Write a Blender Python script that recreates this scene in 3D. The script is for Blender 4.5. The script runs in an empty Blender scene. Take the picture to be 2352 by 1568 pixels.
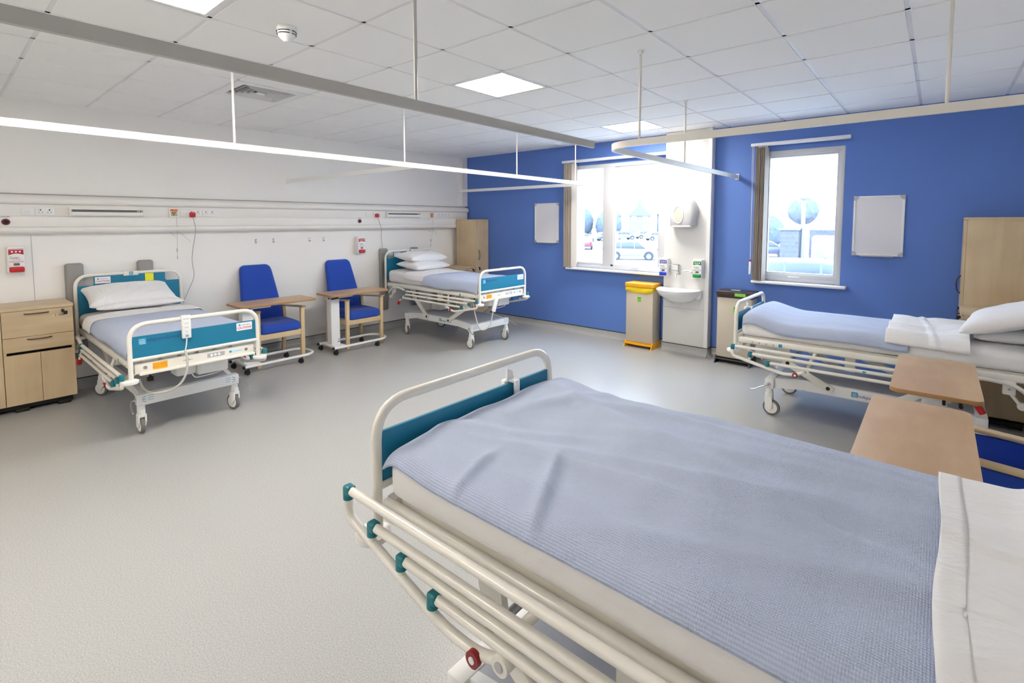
import bpy, bmesh, math, random
from math import pi, sin, cos, radians
from mathutils import Vector as V, Matrix as Mx, noise as NZ
random.seed(7)
SC = bpy.context.scene
COL = SC.collection
H = 2.83          # ceiling height
RW = 7.36         # right wall
FW = -8.6         # wall behind the camera

# ------------------------------------------------------------------ materials
MATS = {}
def mat(name, c, rough=.5, spec=.5, metal=0., bump=0., bscale=60., var=0., vscale=8., coat=0., emis=None, estr=0., sheen=0.):
    if name in MATS: return MATS[name]
    m = bpy.data.materials.new(name); m.use_nodes = True
    nt = m.node_tree; b = nt.nodes['Principled BSDF']
    b.inputs['Base Color'].default_value = (*c, 1)
    b.inputs['Roughness'].default_value = rough
    b.inputs['Specular IOR Level'].default_value = spec
    b.inputs['Metallic'].default_value = metal
    if coat: b.inputs['Coat Weight'].default_value = coat; b.inputs['Coat Roughness'].default_value = .12
    if sheen: b.inputs['Sheen Weight'].default_value = sheen
    if emis: b.inputs['Emission Color'].default_value = (*emis, 1); b.inputs['Emission Strength'].default_value = estr
    tc = nt.nodes.new('ShaderNodeTexCoord')
    if var:
        n = nt.nodes.new('ShaderNodeTexNoise'); n.inputs['Scale'].default_value = vscale; n.inputs['Detail'].default_value = 4
        r = nt.nodes.new('ShaderNodeMapRange'); r.inputs['To Min'].default_value = 1 - var; r.inputs['To Max'].default_value = 1 + var
        r.inputs['From Min'].default_value = .3; r.inputs['From Max'].default_value = .7
        mu = nt.nodes.new('ShaderNodeMix'); mu.data_type = 'RGBA'; mu.blend_type = 'MULTIPLY'; mu.inputs[0].default_value = 1
        mu.inputs[6].default_value = (*c, 1)
        nt.links.new(tc.outputs['Object'], n.inputs['Vector']); nt.links.new(n.outputs['Fac'], r.inputs['Value'])
        nt.links.new(r.outputs[0], mu.inputs[7]); nt.links.new(mu.outputs[2], b.inputs['Base Color'])
    if bump:
        n2 = nt.nodes.new('ShaderNodeTexNoise'); n2.inputs['Scale'].default_value = bscale; n2.inputs['Detail'].default_value = 3
        bp = nt.nodes.new('ShaderNodeBump'); bp.inputs['Strength'].default_value = bump; bp.inputs['Distance'].default_value = .004
        nt.links.new(tc.outputs['Object'], n2.inputs['Vector']); nt.links.new(n2.outputs['Fac'], bp.inputs['Height'])
        nt.links.new(bp.outputs[0], b.inputs['Normal'])
    MATS[name] = m
    return m

def wood(name, c1, c2, stretch, rough=.42):
    m = bpy.data.materials.new(name); m.use_nodes = True; nt = m.node_tree; b = nt.nodes['Principled BSDF']
    b.inputs['Roughness'].default_value = rough; b.inputs['Specular IOR Level'].default_value = .35
    tc = nt.nodes.new('ShaderNodeTexCoord'); mp = nt.nodes.new('ShaderNodeMapping'); mp.inputs['Scale'].default_value = stretch
    n = nt.nodes.new('ShaderNodeTexNoise'); n.inputs['Scale'].default_value = 1.; n.inputs['Detail'].default_value = 6; n.inputs['Distortion'].default_value = .6
    n2 = nt.nodes.new('ShaderNodeTexNoise'); n2.inputs['Scale'].default_value = 3.5; n2.inputs['Detail'].default_value = 2
    ad = nt.nodes.new('ShaderNodeMath'); ad.operation = 'ADD'
    cr = nt.nodes.new('ShaderNodeValToRGB'); cr.color_ramp.elements[0].position = .72; cr.color_ramp.elements[1].position = 1.28
    sc = nt.nodes.new('ShaderNodeMath'); sc.operation = 'MULTIPLY'; sc.inputs[1].default_value = .5
    cr.color_ramp.elements[0].position = .36; cr.color_ramp.elements[1].position = .64
    cr.color_ramp.elements[0].color = (*c1, 1); cr.color_ramp.elements[1].color = (*c2, 1)
    L = nt.links.new
    L(tc.outputs['Object'], mp.inputs[0]); L(mp.outputs[0], n.inputs['Vector']); L(tc.outputs['Object'], n2.inputs['Vector'])
    L(n.outputs['Fac'], ad.inputs[0]); L(n2.outputs['Fac'], ad.inputs[1]); L(ad.outputs[0], sc.inputs[0]); L(sc.outputs[0], cr.inputs[0]); L(cr.outputs[0], b.inputs['Base Color'])
    MATS[name] = m
    return m

def fabric(name, c, bump=.35, wscale=260., wrinkle=.25, weave=True, rough=.95):
    m = bpy.data.materials.new(name); m.use_nodes = True; nt = m.node_tree; b = nt.nodes['Principled BSDF']
    b.inputs['Base Color'].default_value = (*c, 1); b.inputs['Roughness'].default_value = rough; b.inputs['Specular IOR Level'].default_value = .15
    b.inputs['Sheen Weight'].default_value = .15
    L = nt.links.new
    tc = nt.nodes.new('ShaderNodeTexCoord')
    src = tc.outputs['UV'] if weave == 'uv' else tc.outputs['Object']
    n = nt.nodes.new('ShaderNodeTexNoise'); n.inputs['Scale'].default_value = 5.; n.inputs['Detail'].default_value = 5; n.inputs['Roughness'].default_value = .55
    n.inputs['Distortion'].default_value = .8
    mp = nt.nodes.new('ShaderNodeMapping'); mp.inputs['Scale'].default_value = (1., 2.2, 1.)
    L(tc.outputs['Object'], mp.inputs[0]); L(mp.outputs[0], n.inputs['Vector'])
    b1 = nt.nodes.new('ShaderNodeBump'); b1.inputs['Strength'].default_value = wrinkle; b1.inputs['Distance'].default_value = .03
    L(n.outputs['Fac'], b1.inputs['Height'])
    last = b1.outputs[0]
    if weave:
        w = nt.nodes.new('ShaderNodeTexWave'); w.wave_type = 'BANDS'; w.bands_direction = 'Y'; w.inputs['Scale'].default_value = wscale
        w2 = nt.nodes.new('ShaderNodeTexWave'); w2.wave_type = 'BANDS'; w2.bands_direction = 'X'; w2.inputs['Scale'].default_value = wscale * 1.3
        mu = nt.nodes.new('ShaderNodeMath'); mu.operation = 'MULTIPLY_ADD'; mu.inputs[1].default_value = .45
        L(src, w.inputs['Vector']); L(src, w2.inputs['Vector']); L(w2.outputs['Fac'], mu.inputs[0]); L(w.outputs['Fac'], mu.inputs[2])
        b2 = nt.nodes.new('ShaderNodeBump'); b2.inputs['Strength'].default_value = bump; b2.inputs['Distance'].default_value = .003
        L(mu.outputs[0], b2.inputs['Height']); L(last, b2.inputs['Normal']); last = b2.outputs[0]
        mx = nt.nodes.new('ShaderNodeMix'); mx.data_type = 'RGBA'
        mx.inputs[6].default_value = (c[0]*.87, c[1]*.87, c[2]*.88, 1); mx.inputs[7].default_value = (*c, 1)
        L(w.outputs['Fac'], mx.inputs[0]); L(mx.outputs[2], b.inputs['Base Color'])
    L(last, b.inputs['Normal'])
    MATS[name] = m
    return m

def speckle_floor():
    m = bpy.data.materials.new('vinyl_floor'); m.use_nodes = True; nt = m.node_tree; b = nt.nodes['Principled BSDF']
    L = nt.links.new
    tc = nt.nodes.new('ShaderNodeTexCoord')
    n = nt.nodes.new('ShaderNodeTexNoise'); n.inputs['Scale'].default_value = 170; n.inputs['Detail'].default_value = 3; n.inputs['Roughness'].default_value = .7
    cr = nt.nodes.new('ShaderNodeValToRGB'); e = cr.color_ramp.elements
    e[0].position = .33; e[0].color = (.29, .292, .286, 1); e[1].position = .56; e[1].color = (.425, .428, .42, 1)
    x = cr.color_ramp.elements.new(.70); x.color = (.50, .50, .49, 1)
    L(tc.outputs['Object'], n.inputs['Vector']); L(n.outputs['Fac'], cr.inputs[0]); L(cr.outputs[0], b.inputs['Base Color'])
    b.inputs['Roughness'].default_value = .31; b.inputs['Specular IOR Level'].default_value = .5
    n2 = nt.nodes.new('ShaderNodeTexNoise'); n2.inputs['Scale'].default_value = 90
    bp = nt.nodes.new('ShaderNodeBump'); bp.inputs['Strength'].default_value = .05; bp.inputs['Distance'].default_value = .002
    L(tc.outputs['Object'], n2.inputs['Vector']); L(n2.outputs['Fac'], bp.inputs['Height']); L(bp.outputs[0], b.inputs['Normal'])
    MATS['vinyl_floor'] = m
    return m

def glass_pane():
    m = bpy.data.materials.new('pane_glass'); m.use_nodes = True; nt = m.node_tree
    for n in list(nt.nodes):
        if n.type != 'OUTPUT_MATERIAL': nt.nodes.remove(n)
    out = [n for n in nt.nodes if n.type == 'OUTPUT_MATERIAL'][0]
    t = nt.nodes.new('ShaderNodeBsdfTransparent'); t.inputs[0].default_value = (.97, .985, 1, 1)
    g = nt.nodes.new('ShaderNodeBsdfGlossy'); g.inputs['Roughness'].default_value = .02
    mx = nt.nodes.new('ShaderNodeMixShader'); mx.inputs[0].default_value = .05
    nt.links.new(t.outputs[0], mx.inputs[1]); nt.links.new(g.outputs[0], mx.inputs[2]); nt.links.new(mx.outputs[0], out.inputs[0])
    MATS['pane_glass'] = m
    return m

FLOOR = speckle_floor(); GLASS = glass_pane()
WALLW = mat('wall_white_paint', (.86, .845, .82), .55, .3, bump=.05, bscale=200)
WALLB = mat('wall_blue_paint', (.11, .21, .56), .5, .3, bump=.05, bscale=200)
CEILT = mat('ceiling_tile', (.90, .895, .885), .9, .1, bump=.12, bscale=300)
TBAR = mat('ceiling_t_bar', (.78, .78, .80), .45, .4)
PVC = mat('white_pvc', (.82, .82, .82), .35, .5)
WFRAME = mat('window_frame_plastic', (.60, .60, .615), .35, .5)
PANELW = mat('white_laminate', (.72, .715, .70), .3, .45)
TRUNK = mat('trunking_plastic', (.84, .82, .785), .38, .4)
CREAM = mat('cream_enamel', (.80, .775, .71), .28, .5, coat=.25)
WHITEM = mat('white_enamel', (.80, .80, .80), .35, .5)
TEAL = mat('teal_laminate', (.014, .19, .33), .35, .4)
TEALP = mat('teal_plastic', (.012, .18, .22), .4, .4)
GREYR = mat('grey_rubber', (.17, .16, .155), .7, .3)
BLACK = mat('black_plastic', (.012, .012, .012), .45, .4)
DARK = mat('dark_strip', (.035, .03, .028), .5, .3)
CHROME = mat('chrome', (.75, .76, .78), .12, .5, metal=1)
STEEL = mat('dull_steel', (.55, .55, .55), .35, .5, metal=1)
TRKC = mat('cream_track_paint', (.74, .71, .65), .4, .5)
ALU = mat('shaded_track_paint', (.47, .46, .44), .4, .5)  # track colour greyed down to carry the shade on the long track
ALUW = mat('white_track_paint', (.86, .86, .84), .35, .5)
SHEET = fabric('white_sheet', (.78, .77, .765), weave=False, wrinkle=.35)
LINEN = fabric('white_linen', (.84, .83, .83), weave=False, wrinkle=.45)
BLANKET = fabric('blue_cellular_blanket', (.52, .59, .77), bump=.55, wscale=52., wrinkle=.3, weave='uv')
CHAIRB = fabric('blue_upholstery', (.03, .085, .46), bump=.2, wscale=300., wrinkle=.03)
MAPLE = wood('maple_laminate', (.53, .40, .245), (.64, .505, .325), (14, 14, 1.2))
MAPLEH = wood('maple_laminate_cross', (.53, .40, .245), (.64, .505, .325), (14, 1.2, 14))
BEECH = wood('beech_tabletop', (.50, .325, .175), (.60, .41, .245), (13, 2.2, 13), .35)
EDGE = mat('brown_table_edge', (.42, .22, .08), .4)
CHAIRW = wood('chair_frame_wood', (.62, .47, .27), (.72, .56, .34), (6, 6, 2), .4)
BUMP = mat('grey_buffer', (.30, .29, .28), .6, .3)
RED = mat('red_plastic', (.55, .012, .015), .35, .5)
REDK = mat('dark_red_knob', (.25, .01, .02), .35, .5)
ORANGE = mat('orange_label', (.8, .14, .03), .5)
YEL = mat('yellow_enamel', (.85, .42, .01), .35, .5)
YELBAG = mat('yellow_bag', (.85, .62, .01), .4, .5)
YNOTE = mat('yellow_note', (.85, .82, .03), .7)
LBLY = mat('amber_label', (.9, .45, .01), .5)
BINM = mat('beige_bin_steel', (.55, .49, .40), .4, .4)
DKLID = mat('dark_brown_lid', (.045, .03, .027), .35, .5)
GREENL = mat('green_label', (.22, .62, .07), .5)
PAPER = mat('white_label', (.82, .82, .84), .6)
INKB = mat('blue_ink', (.02, .06, .28), .6)
INKR = mat('red_ink', (.55, .03, .04), .6)
INKK = mat('dark_ink', (.03, .03, .035), .6)
LOGO = mat('logo_blue', (.02, .30, .50), .5)
LOGOW = mat('logo_pale', (.5, .72, .82), .5)
PURP = mat('purple_band', (.07, .04, .35), .4)
DBLUE = mat('blue_push_bar', (.02, .05, .55), .3)
GREEN = mat('green_band', (.01, .25, .05), .4)
GREYP = mat('grey_plastic', (.45, .45, .46), .45)
WINDG = mat('grey_display', (.12, .12, .125), .4)
CERAM = mat('white_ceramic', (.88, .88, .87), .08, .6)
BOARD = mat('whiteboard_face', (.74, .73, .77), .25, .4)
SLATM = mat('vane_fabric', (.44, .38, .32), .9, .1, bump=.1, bscale=150)
DIFF = mat('lamp_diffuser', (.9, .9, .9), .5, emis=(1, .92, .82), estr=15)
CASTERW = mat('caster_white', (.80, .80, .77), .4)
COVERG = mat('base_cover_grey', (.46, .47, .53), .5, .3)
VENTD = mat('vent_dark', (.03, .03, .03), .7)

# ------------------------------------------------------------------ mesh builder
class MB:
    def __init__(s): s.bm = bmesh.new()
    def quad(s, pts, thick=None):
        s.bm.faces.new([s.bm.verts.new(p) for p in pts]); return s
    def box(s, a, b, bev=0, seg=2, M=None):
        t = bmesh.new(); bmesh.ops.create_cube(t, size=1)
        c = [(a[i]+b[i])/2 for i in range(3)]; d = [abs(b[i]-a[i]) for i in range(3)]
        for v in t.verts: v.co = V((c[0]+v.co.x*d[0], c[1]+v.co.y*d[1], c[2]+v.co.z*d[2]))
        if bev: bmesh.ops.bevel(t, geom=t.edges[:], offset=min(bev, min(d)*.49), segments=seg, profile=.5, affect='EDGES')
        return s.add(t, M)
    def add(s, t, M=None):
        if M is not None: t.transform(M)
        me = bpy.data.meshes.new('tmp'); t.to_mesh(me); s.bm.from_mesh(me); bpy.data.meshes.remove(me); t.free(); return s
    def addmesh(s, me, M=None):
        t = bmesh.new(); t.from_mesh(me); return s.add(t, M)
    def cyl(s, p0, p1, r, seg=16, r2=None):
        p0, p1 = V(p0), V(p1); d = p1-p0; t = bmesh.new()
        bmesh.ops.create_cone(t, cap_ends=True, segments=seg, radius1=r, radius2=r if r2 is None else r2, depth=d.length)
        M = Mx.Translation((p0+p1)/2) @ d.to_track_quat('Z', 'Y').to_matrix().to_4x4()
        return s.add(t, M)
    def tube(s, pts, r, seg=12, fil=0, fseg=6, sq=None):
        pts = [V(p) for p in pts]
        if fil:
            q = [pts[0]]
            for i in range(1, len(pts)-1):
                a, b, c = pts[i-1], pts[i], pts[i+1]
                u, w = (a-b), (c-b); f = min(fil, u.length*.48, w.length*.48); u.normalize(); w.normalize()
                A, B = b+u*f, b+w*f
                for k in range(fseg+1):
                    tt = k/fseg; q.append(A*(1-tt)**2 + b*2*tt*(1-tt) + B*tt*tt)
            q.append(pts[-1]); pts = q
        n = len(pts); rings = []
        tan = []
        for i in range(n):
            a = pts[max(i-1, 0)]; b = pts[min(i+1, n-1)]; tan.append((b-a).normalized())
        up = V((0, 0, 1)) if abs(tan[0].z) < .9 else V((1, 0, 0))
        nx = tan[0].cross(up).normalized()
        for i in range(n):
            nx = (nx - tan[i]*nx.dot(tan[i])).normalized(); ny = tan[i].cross(nx)
            k = 1
            if 0 < i < n-1:
                cs = (pts[i]-pts[i-1]).normalized().dot((pts[i+1]-pts[i]).normalized()); k = 1/max(.5, math.sqrt((1+cs)/2))
            ring = []
            if sq:
                for (a, b) in ((-1, -1), (1, -1), (1, 1), (-1, 1)): ring.append(s.bm.verts.new(pts[i]+nx*a*sq[0]*k+ny*b*sq[1]))
            else:
                for j in range(seg):
                    t = 2*pi*j/seg; ring.append(s.bm.verts.new(pts[i]+(nx*cos(t)+ny*sin(t))*r))
            rings.append(ring)
        m = len(rings[0])
        for i in range(n-1):
            for j in range(m):
                s.bm.faces.new((rings[i][j], rings[i][(j+1) % m], rings[i+1][(j+1) % m], rings[i+1][j]))
        s.bm.faces.new(rings[0][::-1]); s.bm.faces.new(rings[-1]); return s
    def prism(s, poly, ax, d0, d1, bev=0):
        # poly 2D; ax = axis of extrusion; 2D coords map to the other two axes in order
        def P(p, d):
            return {'x': (d, p[0], p[1]), 'y': (p[0], d, p[1]), 'z': (p[0], p[1], d)}[ax]
        t = bmesh.new(); A = [t.verts.new(P(p, d0)) for p in poly]; B = [t.verts.new(P(p, d1)) for p in poly]
        t.faces.new(A[::-1]); t.faces.new(B); n = len(poly)
        for i in range(n): t.faces.new((A[i], A[(i+1) % n], B[(i+1) % n], B[i]))
        bmesh.ops.recalc_face_normals(t, faces=t.faces[:])
        if bev: bmesh.ops.bevel(t, geom=t.edges[:], offset=bev, segments=2, profile=.5, affect='EDGES')
        return s.add(t)
    def lathe(s, prof, c=(0, 0, 0), seg=24, axis='z'):
        rings = []
        for r, h in prof:
            ring = []
            for j in range(seg):
                t = 2*pi*j/seg; x, y = r*cos(t), r*sin(t)
                p = {'z': (x, y, h), 'y': (x, h, y), 'x': (h, x, y)}[axis]
                ring.append(s.bm.verts.new(V(p)+V(c)))
            rings.append(ring)
        for i in range(len(rings)-1):
            for j in range(seg): s.bm.faces.new((rings[i][j], rings[i][(j+1) % seg], rings[i+1][(j+1) % seg], rings[i+1][j]))
        s.bm.faces.new(rings[0][::-1]); s.bm.faces.new(rings[-1]); return s
    def grid(s, f, nu, nv, uvf=None):
        g = [[s.bm.verts.new(f(i/nu, j/nv)) for j in range(nv+1)] for i in range(nu+1)]
        ul = s.bm.loops.layers.uv.verify() if uvf else None
        for i in range(nu):
            for j in range(nv):
                fc = s.bm.faces.new((g[i][j], g[i+1][j], g[i+1][j+1], g[i][j+1]))
                if uvf:
                    for lp, (a, b) in zip(fc.loops, ((i, j), (i+1, j), (i+1, j+1), (i, j+1))): lp[ul].uv = uvf(a/nu, b/nv)
        return s
    def soft(s, a, b, r, n=(24, 14, 4), disp=None):
        cs = []
        for i in range(3):
            L = [a[i], a[i]+r*.12, a[i]+r*.4, a[i]+r*.7]; m = n[i]
            L += [a[i]+r+(b[i]-a[i]-2*r)*k/m for k in range(m+1)]
            L += [b[i]-r*.7, b[i]-r*.4, b[i]-r*.12, b[i]]; cs.append(L)
        t = bmesh.new()
        for ax in range(3):
            o1, o2 = [k for k in range(3) if k != ax]
            for val in (a[ax], b[ax]):
                g = []
                for p in cs[o1]:
                    row = []
                    for q in cs[o2]:
                        co = [0, 0, 0]; co[ax] = val; co[o1] = p; co[o2] = q
                        c = V(co); inn = V([min(max(co[k], a[k]+r), b[k]-r) for k in range(3)]); d = c-inn
                        if d.length > 1e-9: c = inn+d.normalized()*r
                        row.append(t.verts.new(c))
                    g.append(row)
                for i in range(len(g)-1):
                    for j in range(len(g[0])-1): t.faces.new((g[i][j], g[i+1][j], g[i+1][j+1], g[i][j+1]))
        bmesh.ops.remove_doubles(t, verts=t.verts[:], dist=1e-5)
        bmesh.ops.recalc_face_normals(t, faces=t.faces[:])
        if disp:
            t.normal_update()
            for v in t.verts: v.co = v.co + disp(v.co, v.normal)
        return s.add(t)
    def out(s, name, m, parent=None, sharp=38, recalc=True, loc=None):
        me = bpy.data.meshes.new(name)
        if recalc: bmesh.ops.recalc_face_normals(s.bm, faces=s.bm.faces[:])
        s.bm.to_mesh(me); s.bm.free()
        for p in me.polygons: p.use_smooth = True
        me.set_sharp_from_angle(angle=radians(sharp))
        me.materials.append(m)
        o = bpy.data.objects.new(name, me); COL.objects.link(o)
        if parent: o.parent = parent
        if loc: o.location = loc
        return o

def box(a, b, bev=0, seg=2): return MB().box(a, b, bev, seg)
def thing(name, label, cat, loc=(0, 0, 0), rz=0, group=None):
    o = bpy.data.objects.new(name, None); o.empty_display_size = .05; COL.objects.link(o)
    o.location = loc; o.rotation_euler = (0, 0, rz); tag(o, label, cat, group); return o
def tag(o, label, cat, group=None):
    o['label'] = label; o['category'] = cat
    if group: o['group'] = group
    return o
def struct(o): o['kind'] = 'structure'; return o
_tc = {}
def text_mesh(body, size, shear=0, bold=0):
    k = (body, size, shear, bold)
    if k in _tc: return _tc[k]
    cu = bpy.data.curves.new('t', 'FONT'); cu.body = body; cu.size = size; cu.align_x = 'CENTER'; cu.align_y = 'CENTER'
    cu.shear = shear; cu.extrude = .0004; cu.offset = bold; cu.resolution_u = 2
    o = bpy.data.objects.new('t', cu); COL.objects.link(o); bpy.context.view_layer.update()
    me = bpy.data.meshes.new_from_object(o.evaluated_get(bpy.context.evaluated_depsgraph_get()))
    bpy.data.objects.remove(o); bpy.data.curves.remove(cu); _tc[k] = me
    return me
def frame(o, right, up=(0, 0, 1)):
    r, u = V(right).normalized(), V(up).normalized(); n = r.cross(u)
    return Mx(((r.x, u.x, n.x, o[0]), (r.y, u.y, n.y, o[1]), (r.z, u.z, n.z, o[2]), (0, 0, 0, 1)))
def text(name, body, size, o, right, m, parent, up=(0, 0, 1), shear=0, bold=0):
    return MB().addmesh(text_mesh(body, size, shear, bold), frame(o, right, up)).out(name, m, parent)
def plate(name, o, right, w, h, m, parent, t=.002, up=(0, 0, 1)):
    return MB().box((-w/2, -h/2, 0), (w/2, h/2, t), M=frame(o, right, up)).out(name, m, parent)

# ------------------------------------------------------------------ camera
cam = bpy.data.cameras.new('camera'); co = bpy.data.objects.new('camera', cam); COL.objects.link(co); SC.camera = co
co.location = (6.593, -6.358, 1.69); co.rotation_euler = (pi/2-.068, 0, .703)
cam.lens = 36*1143.683/2352; cam.sensor_width = 36; cam.sensor_fit = 'HORIZONTAL'; cam.shift_x = -.0032; cam.shift_y = (586.544-784)/2352
cam.clip_start = .02; cam.clip_end = 400

# ------------------------------------------------------------------ room shell
struct(box((-.2, FW-.2, -.1), (RW+.2, .25, 0)).out('floor', FLOOR))
struct(box((-.2, FW-.2, 0), (0, .3, H+.15)).out('wall_left', WALLW))
struct(box((RW, FW-.2, 0), (RW+.2, .3, H+.15)).out('wall_right', WALLW))
struct(box((0, FW-.2, 0), (RW, FW, H+.15)).out('wall_front', WALLW))
PX0, PX1, PY = 3.868, 4.455, -.125
W1 = (2.375, PX0-.001, 1.0, 2.52); W2 = (4.985, 5.81, 1.0, 2.50)
w = MB()
def wallrect(x0, z0, x1, z1): w.box((x0, 0, z0), (x1, .28, z1))
wallrect(0, 0, RW, W1[2]); wallrect(0, W1[3], RW, H+.15)
wallrect(0, W1[2], W1[0], W1[3]); wallrect(W1[1], W1[2], W2[0], W1[3]); wallrect(W2[1], W2[2], RW, W1[3]); wallrect(W2[0], W2[3], W2[1], W1[3])
struct(w.out('wall_back', WALLB))
# sink pier, corner boxing, panel joint
pier = struct(box((PX0, PY, 0), (PX1, 0, H), .004).out('wall_pier', PANELW))
box((PX1-.045, PY-.004, .1), (PX1+.001, PY, H)).out('edge_strip', PVC, pier)
MB().box((PX0, PY-.0015, .575), (PX1-.05, PY, .579)).out('panel_joint', GREYP, pier)
struct(box((0, -.13, 1.96), (.07, 0, H)).out('trim_1', TRUNK))
struct(box((0, -5.723, .1), (.0025, -5.719, 1.56)).out('trim_2', GREYP))
# coved skirting with dark cap strip
def cove(name, p0, p1, inward):
    p0, p1, n = V(p0), V(p1), V(inward); b = MB()
    prof = [(0, 0), (.055, .0), (.055, .002), (.03, .012), (.014, .03), (.006, .055), (.003, .098), (0, .098)]
    A = [b.bm.verts.new(p0+n*r+V((0, 0, z))) for r, z in prof]; B = [b.bm.verts.new(p1+n*r+V((0, 0, z))) for r, z in prof]
    for i in range(len(prof)): j = (i+1) % len(prof); b.bm.faces.new((A[i], A[j], B[j], B[i]))
    b.bm.faces.new(A[::-1]); b.bm.faces.new(B)
    o = struct(b.out(name, FLOOR, sharp=60))
    q = MB(); d = (p1-p0).normalized()
    a, c = p0+V((0, 0, .098)), p1+n*.006+V((0, 0, .107))
    q.box([min(a[i], c[i]) for i in range(3)], [max(a[i], c[i]) for i in range(3)]); q.out('cap_strip', DARK, o)
cove('baseboard_left', (0, FW, 0), (0, 0, 0), (1, 0, 0))
cove('baseboard_back', (0, 0, 0), (PX0, 0, 0), (0, -1, 0))
cove('baseboard_back', (PX1, 0, 0), (RW, 0, 0), (0, -1, 0))
cove('baseboard_pier', (PX0, PY, 0), (PX1, PY, 0), (0, -1, 0))
cove('baseboard_pier', (PX1, PY, 0), (PX1, 0, 0), (1, 0, 0))
cove('baseboard_right', (RW, FW, 0), (RW, 0, 0), (-1, 0, 0))
# ceiling: tegular tiles in a T-bar grid
GX, GY = 1.017, -4.069
LIGHTS = [(4, -7), (4, -3), (4, 1), (4, 5)]; VENT = (1, -1)
b = MB(); t2 = MB()
for i in range(-2, 11):
    for j in range(-8, 7):
        if (i, j) in LIGHTS or (i, j) == VENT: continue
        x0, x1 = GX+.6*i+.011, GX+.6*i+.589; y0, y1 = GY+.6*j+.011, GY+.6*j+.589
        x0, x1 = max(x0, 0), min(x1, RW); y0, y1 = max(y0, FW), min(y1, 0)
        if x1-x0 < .02 or y1-y0 < .02: continue
        b.box((x0, y0, H), (x1, y1, H+.02), .003, 1)
ceil = struct(b.out('ceiling', CEILT))
for i in range(-1, 11):
    x = GX+.6*i; t2.box((x-.012, FW, H+.0055), (x+.012, 0, H+.03))
for j in range(-7, 7):
    y = GY+.6*j; t2.box((0, y-.012, H+.0055), (RW, y+.012, H+.03))
t2.out('grid_bars', TBAR, ceil)
box((0, FW, H+.03), (RW, 0, H+.06)).out('void_board', CEILT, ceil)
# recessed lamps
lab = ['square ceiling lamp panel behind the viewpoint near the entrance end', 'bright square ceiling lamp panel cut by the top edge, left of the smoke detector',
       'bright square ceiling lamp panel in the middle of the tiled ceiling', 'bright square ceiling lamp panel nearest the blue wall above the sink column']
for (i, j), lb in zip(LIGHTS, lab):
    x, y = GX+.6*i+.3, GY+.6*j+.3
    t = thing('ceiling_lamp', lb, 'ceiling light', (x, y, H), group='recessed lamp panels in the ceiling')
    MB().box((-.285, -.285, 0), (.285, -.262, .025)).box((-.285, .262, 0), (.285, .285, .025)).box((-.285, -.262, 0), (-.262, .262, .025)).box((.262, -.262, 0), (.285, .262, .025)).out('lamp_frame', PVC, t)
    box((-.262, -.262, .004), (.262, .262, .02)).out('diffuser', DIFF, t)
# air vent: nested square louvres
x, y = GX+.6*VENT[0]+.3, GY+.6*VENT[1]+.3
t = thing('air_vent', 'square white ceiling air vent with dark nested louvres', 'air vent', (x, y, H))
q = MB()
def sqring(q, ro, ri, z0, z1, zi=None):
    zi = z0 if zi is None else zi
    for k in range(4):
        M = Mx.Rotation(k*pi/2, 4, 'Z')
        A = [(-ro, -ro, z0), (ro, -ro, z0), (ri, -ri, zi), (-ri, -ri, zi)]
        B = [(p[0], p[1], p[2]+z1-z0) for p in A]
        vs = [q.bm.verts.new(M @ V(p)) for p in A+B]
        for f in ((0, 1, 2, 3), (7, 6, 5, 4), (0, 4, 5, 1), (1, 5, 6, 2), (2, 6, 7, 3), (3, 7, 4, 0)): q.bm.faces.new([vs[n] for n in f])
sqring(q, .292, .225, -.004, .012); q.out('vent_frame', PVC, t)
q = MB()
for k in range(5): sqring(q, .222-.036*k, .214-.036*k, -.004, -.001, .018)
q.box((-.035, -.035, -.003), (.035, .035, .004)); q.out('louvre', PVC, t)
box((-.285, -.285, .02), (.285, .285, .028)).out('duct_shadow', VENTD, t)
# smoke detector
t = thing('smoke_detector', 'white domed smoke detector with dark slots on ceiling', 'smoke detector', (3.62, -4.93, H))
MB().lathe([(.056, 0), (.056, -.014), (.052, -.022), (.05, -.024)]).out('detector_base', PVC, t)
MB().lathe([(.05, -.022), (.052, -.038), (.046, -.056), (.034, -.070), (.022, -.078), (.018, -.086), (.006, -.088)]).out('detector_dome', PVC, t)
q = MB()
for k in range(4):
    for r, z in ((.0535, -.031), (.0515, -.045)):
        pts = [(r*cos(a), r*sin(a), z) for a in [k*pi/2+.13+(pi/2-.26)*n/8 for n in range(9)]]
        q.tube(pts, .0025, seg=6)
q.out('vent_slots', BLACK, t)

# ------------------------------------------------------------------ windows
def window(n, r, lights, yf=.03):
    x0, x1, z0, z1 = r
    q = MB(); d0, d1 = yf-.028, yf+.05; e = .05
    q.box((x0, d0, z0), (x0+e, d1, z1), .005).box((x1-e, d0, z0), (x1, d1, z1), .005).box((x0+e, d0, z0), (x1-e, d1, z0+e), .005).box((x0+e, d0, z1-e), (x1-e, d1, z1), .005)
    q.box((x0, d1, z0), (x0+.012, .279, z1)).box((x1-.012, d1, z0), (x1, .279, z1)).box((x0, d1, z1-.012), (x1, .279, z1)).box((x0, d1, z0), (x1, .279, z0+.012))
    o = struct(q.out(f'window_{n}', WFRAME))
    for (a, c, zb, zt) in lights:
        s = MB(); f = .035
        s.box((a-f, yf-.012, zb-f), (a, yf+.04, zt+f), .006).box((c, yf-.012, zb-f), (c+f, yf+.04, zt+f), .006).box((a, yf-.012, zb-f), (c, yf+.04, zb), .006).box((a, yf-.012, zt), (c, yf+.04, zt+f), .006)
        s.out('sash', WFRAME, o)
        box((a, yf+.01, zb), (c, yf+.016, zt)).out('pane', GLASS, o)
    return o
o1 = window(1, W1, [(2.43, 2.875, 1.085, 2.465), (3.06, 3.715, 1.085, 2.455)])
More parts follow.
